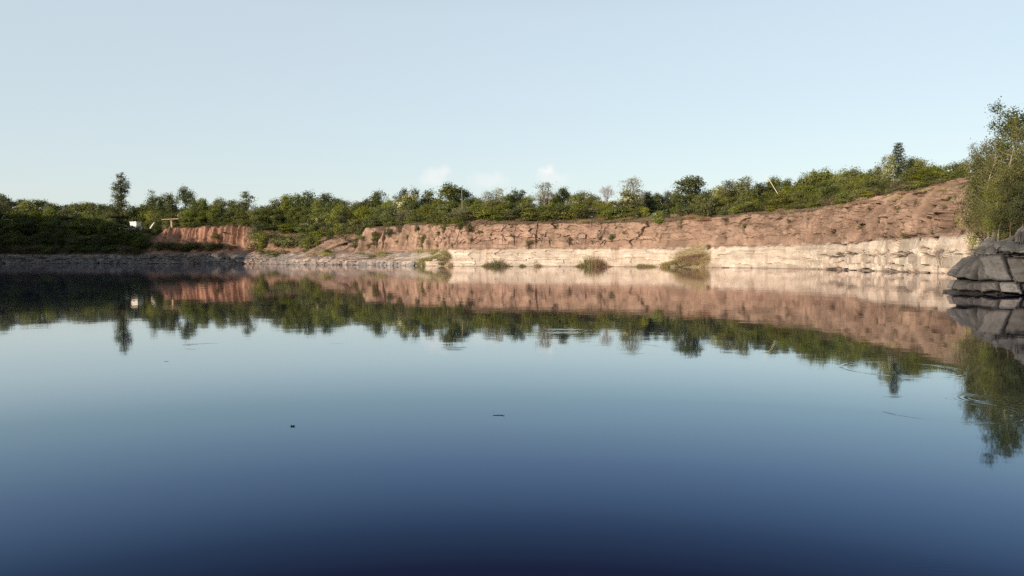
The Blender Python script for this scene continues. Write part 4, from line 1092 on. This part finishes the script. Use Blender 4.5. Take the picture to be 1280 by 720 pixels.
# ------------------------------------------------------------------ labels of the many
LM = [(153, 'the tall poplar'), (232, 'the tall round tree'), (309, 'the slender tufted tree'), (388, 'the low blossoming tree'), (511, 'the upper blossoming tree'),
      (565, 'the domed tree'), (680, 'the feathery tree'), (757, 'the leafless tree'), (862, 'the large dome tree'), (921, 'the bright pair'),
      (965, 'the leaning pole'), (1120, 'the pine')]
ORD = ['nearest', 'second', 'third', 'fourth', 'fifth', 'sixth', 'seventh', 'eighth', 'ninth', 'tenth', 'eleventh', 'twelfth', 'thirteenth', 'fourteenth']
bk = {}
for it in ITEMS:
    r, kw, px, rt, cat = it
    lm = min(LM, key=lambda l: abs(l[0] - px)); side = 'left' if px < lm[0] else 'right'
    bk.setdefault((kw, rt, lm[1], side), []).append((abs(px - lm[0]), r))
for (kw, rt, lm, side), L in bk.items():
    L.sort(key=lambda a: a[0])
    for i, (_, r) in enumerate(L):
        r['label'] = '%s %s, %s %s of %s' % (kw, rt, ORD[min(i, 13)], side, lm) if len(L) > 1 else '%s %s, %s of %s' % (kw, rt, side, lm)

# ------------------------------------------------------------------ sky, sun, camera
w = bpy.data.worlds.new('World'); scene.world = w; w.use_nodes = True
nt = w.node_tree; nt.nodes.clear(); g = N(nt)
sky_t = g.new('ShaderNodeTexSky', sky_type='NISHITA'); sky_t.sun_disc = False
sky_t.sun_elevation = SUN_EL; sky_t.sun_rotation = SUN_AZ
sky_t.altitude = 0; sky_t.air_density = 1.0; sky_t.dust_density = 1.0; sky_t.ozone_density = 1.0
dirv = g.new('ShaderNodeTexCoord').outputs['Generated']
# thin summer haze: airlight that is densest towards the horizon and thins out overhead
sz = g.new('ShaderNodeSeparateXYZ'); g.put(sz.inputs[0], dirv)
hz_ = g.ramp(sz.outputs[2], .85, .30, .15, 1.)
hazec = g.mix(1., C4((1.88, 2.12, 2.28)), g.mix(hz_, C4((0, 0, 0)), C4((1, 1, 1))), 'MULTIPLY')
c = g.mix(1., g.mix(1., sky_t.outputs[0], C4((.28, .28, .28)), 'MULTIPLY'), hazec, 'ADD')
# three small far cumulus heads low over the wood
for (px, py, rx, ry, amt) in ((540, 222, 17, 12, .5), (556, 216, 10, 7, .45), (612, 226, 26, 10, .35), (683, 214, 9, 7, .8), (692, 224, 22, 9, .35)):
    v = Vector(((px - 640) / F, 1, (HZ - py) / F)).normalized()
    df = g.vmath('SUBTRACT', dirv, tuple(v))
    nz = g.new('ShaderNodeTexNoise'); g.put(nz.inputs['Vector'], dirv); nz.inputs['Scale'].default_value = 70; nz.inputs['Detail'].default_value = 4
    df = g.vmath('ADD', df, g.vmath('MULTIPLY', g.vmath('SUBTRACT', nz.outputs['Color'], (.5, .5, .5)), (.022, .022, .018)))
    ln = g.vmath('LENGTH', g.vmath('MULTIPLY', df, (F / rx, F / rx, F / ry)))
    c = g.mix(g.ramp(ln, .3, 1.15, amt, 0), c, C4((3.95, 3.85, 3.8)))
bg = g.new('ShaderNodeBackground'); g.put(bg.inputs[0], c); bg.inputs[1].default_value = .15
out_ = g.new('ShaderNodeOutputWorld'); nt.links.new(bg.outputs[0], out_.inputs[0])

sd_ = bpy.data.lights.new('sun', 'SUN'); sd_.energy = 3.7; sd_.angle = math.radians(.5); sd_.color = (1, .83, .64)
so = bpy.data.objects.new('sun', sd_); col.objects.link(so)
so.rotation_euler = (-SUND).to_track_quat('-Z', 'Y').to_euler()

cd = bpy.data.cameras.new('camera'); co = bpy.data.objects.new('camera', cd); col.objects.link(co)
cd.sensor_width = 36; cd.lens = 36 * F / 1280; cd.clip_end = 12000; cd.clip_start = .05
co.location = (0, 0, CAM_H); co.rotation_euler = (PI / 2 - PITCH, 0, 0)
scene.camera = co
scene.view_settings.view_transform = 'Standard'; scene.view_settings.look = 'None'
scene.view_settings.exposure = .75; scene.view_settings.gamma = 1
scene.render.engine = 'CYCLES'
scene.cycles.use_denoising = False
scene.render.filter_size = 1.3 if hasattr(scene.render, 'filter_size') else 1.5
scene.cycles.sample_clamp_indirect = 4
scene.cycles.max_bounces = 6; scene.cycles.diffuse_bounces = 3; scene.cycles.glossy_bounces = 3
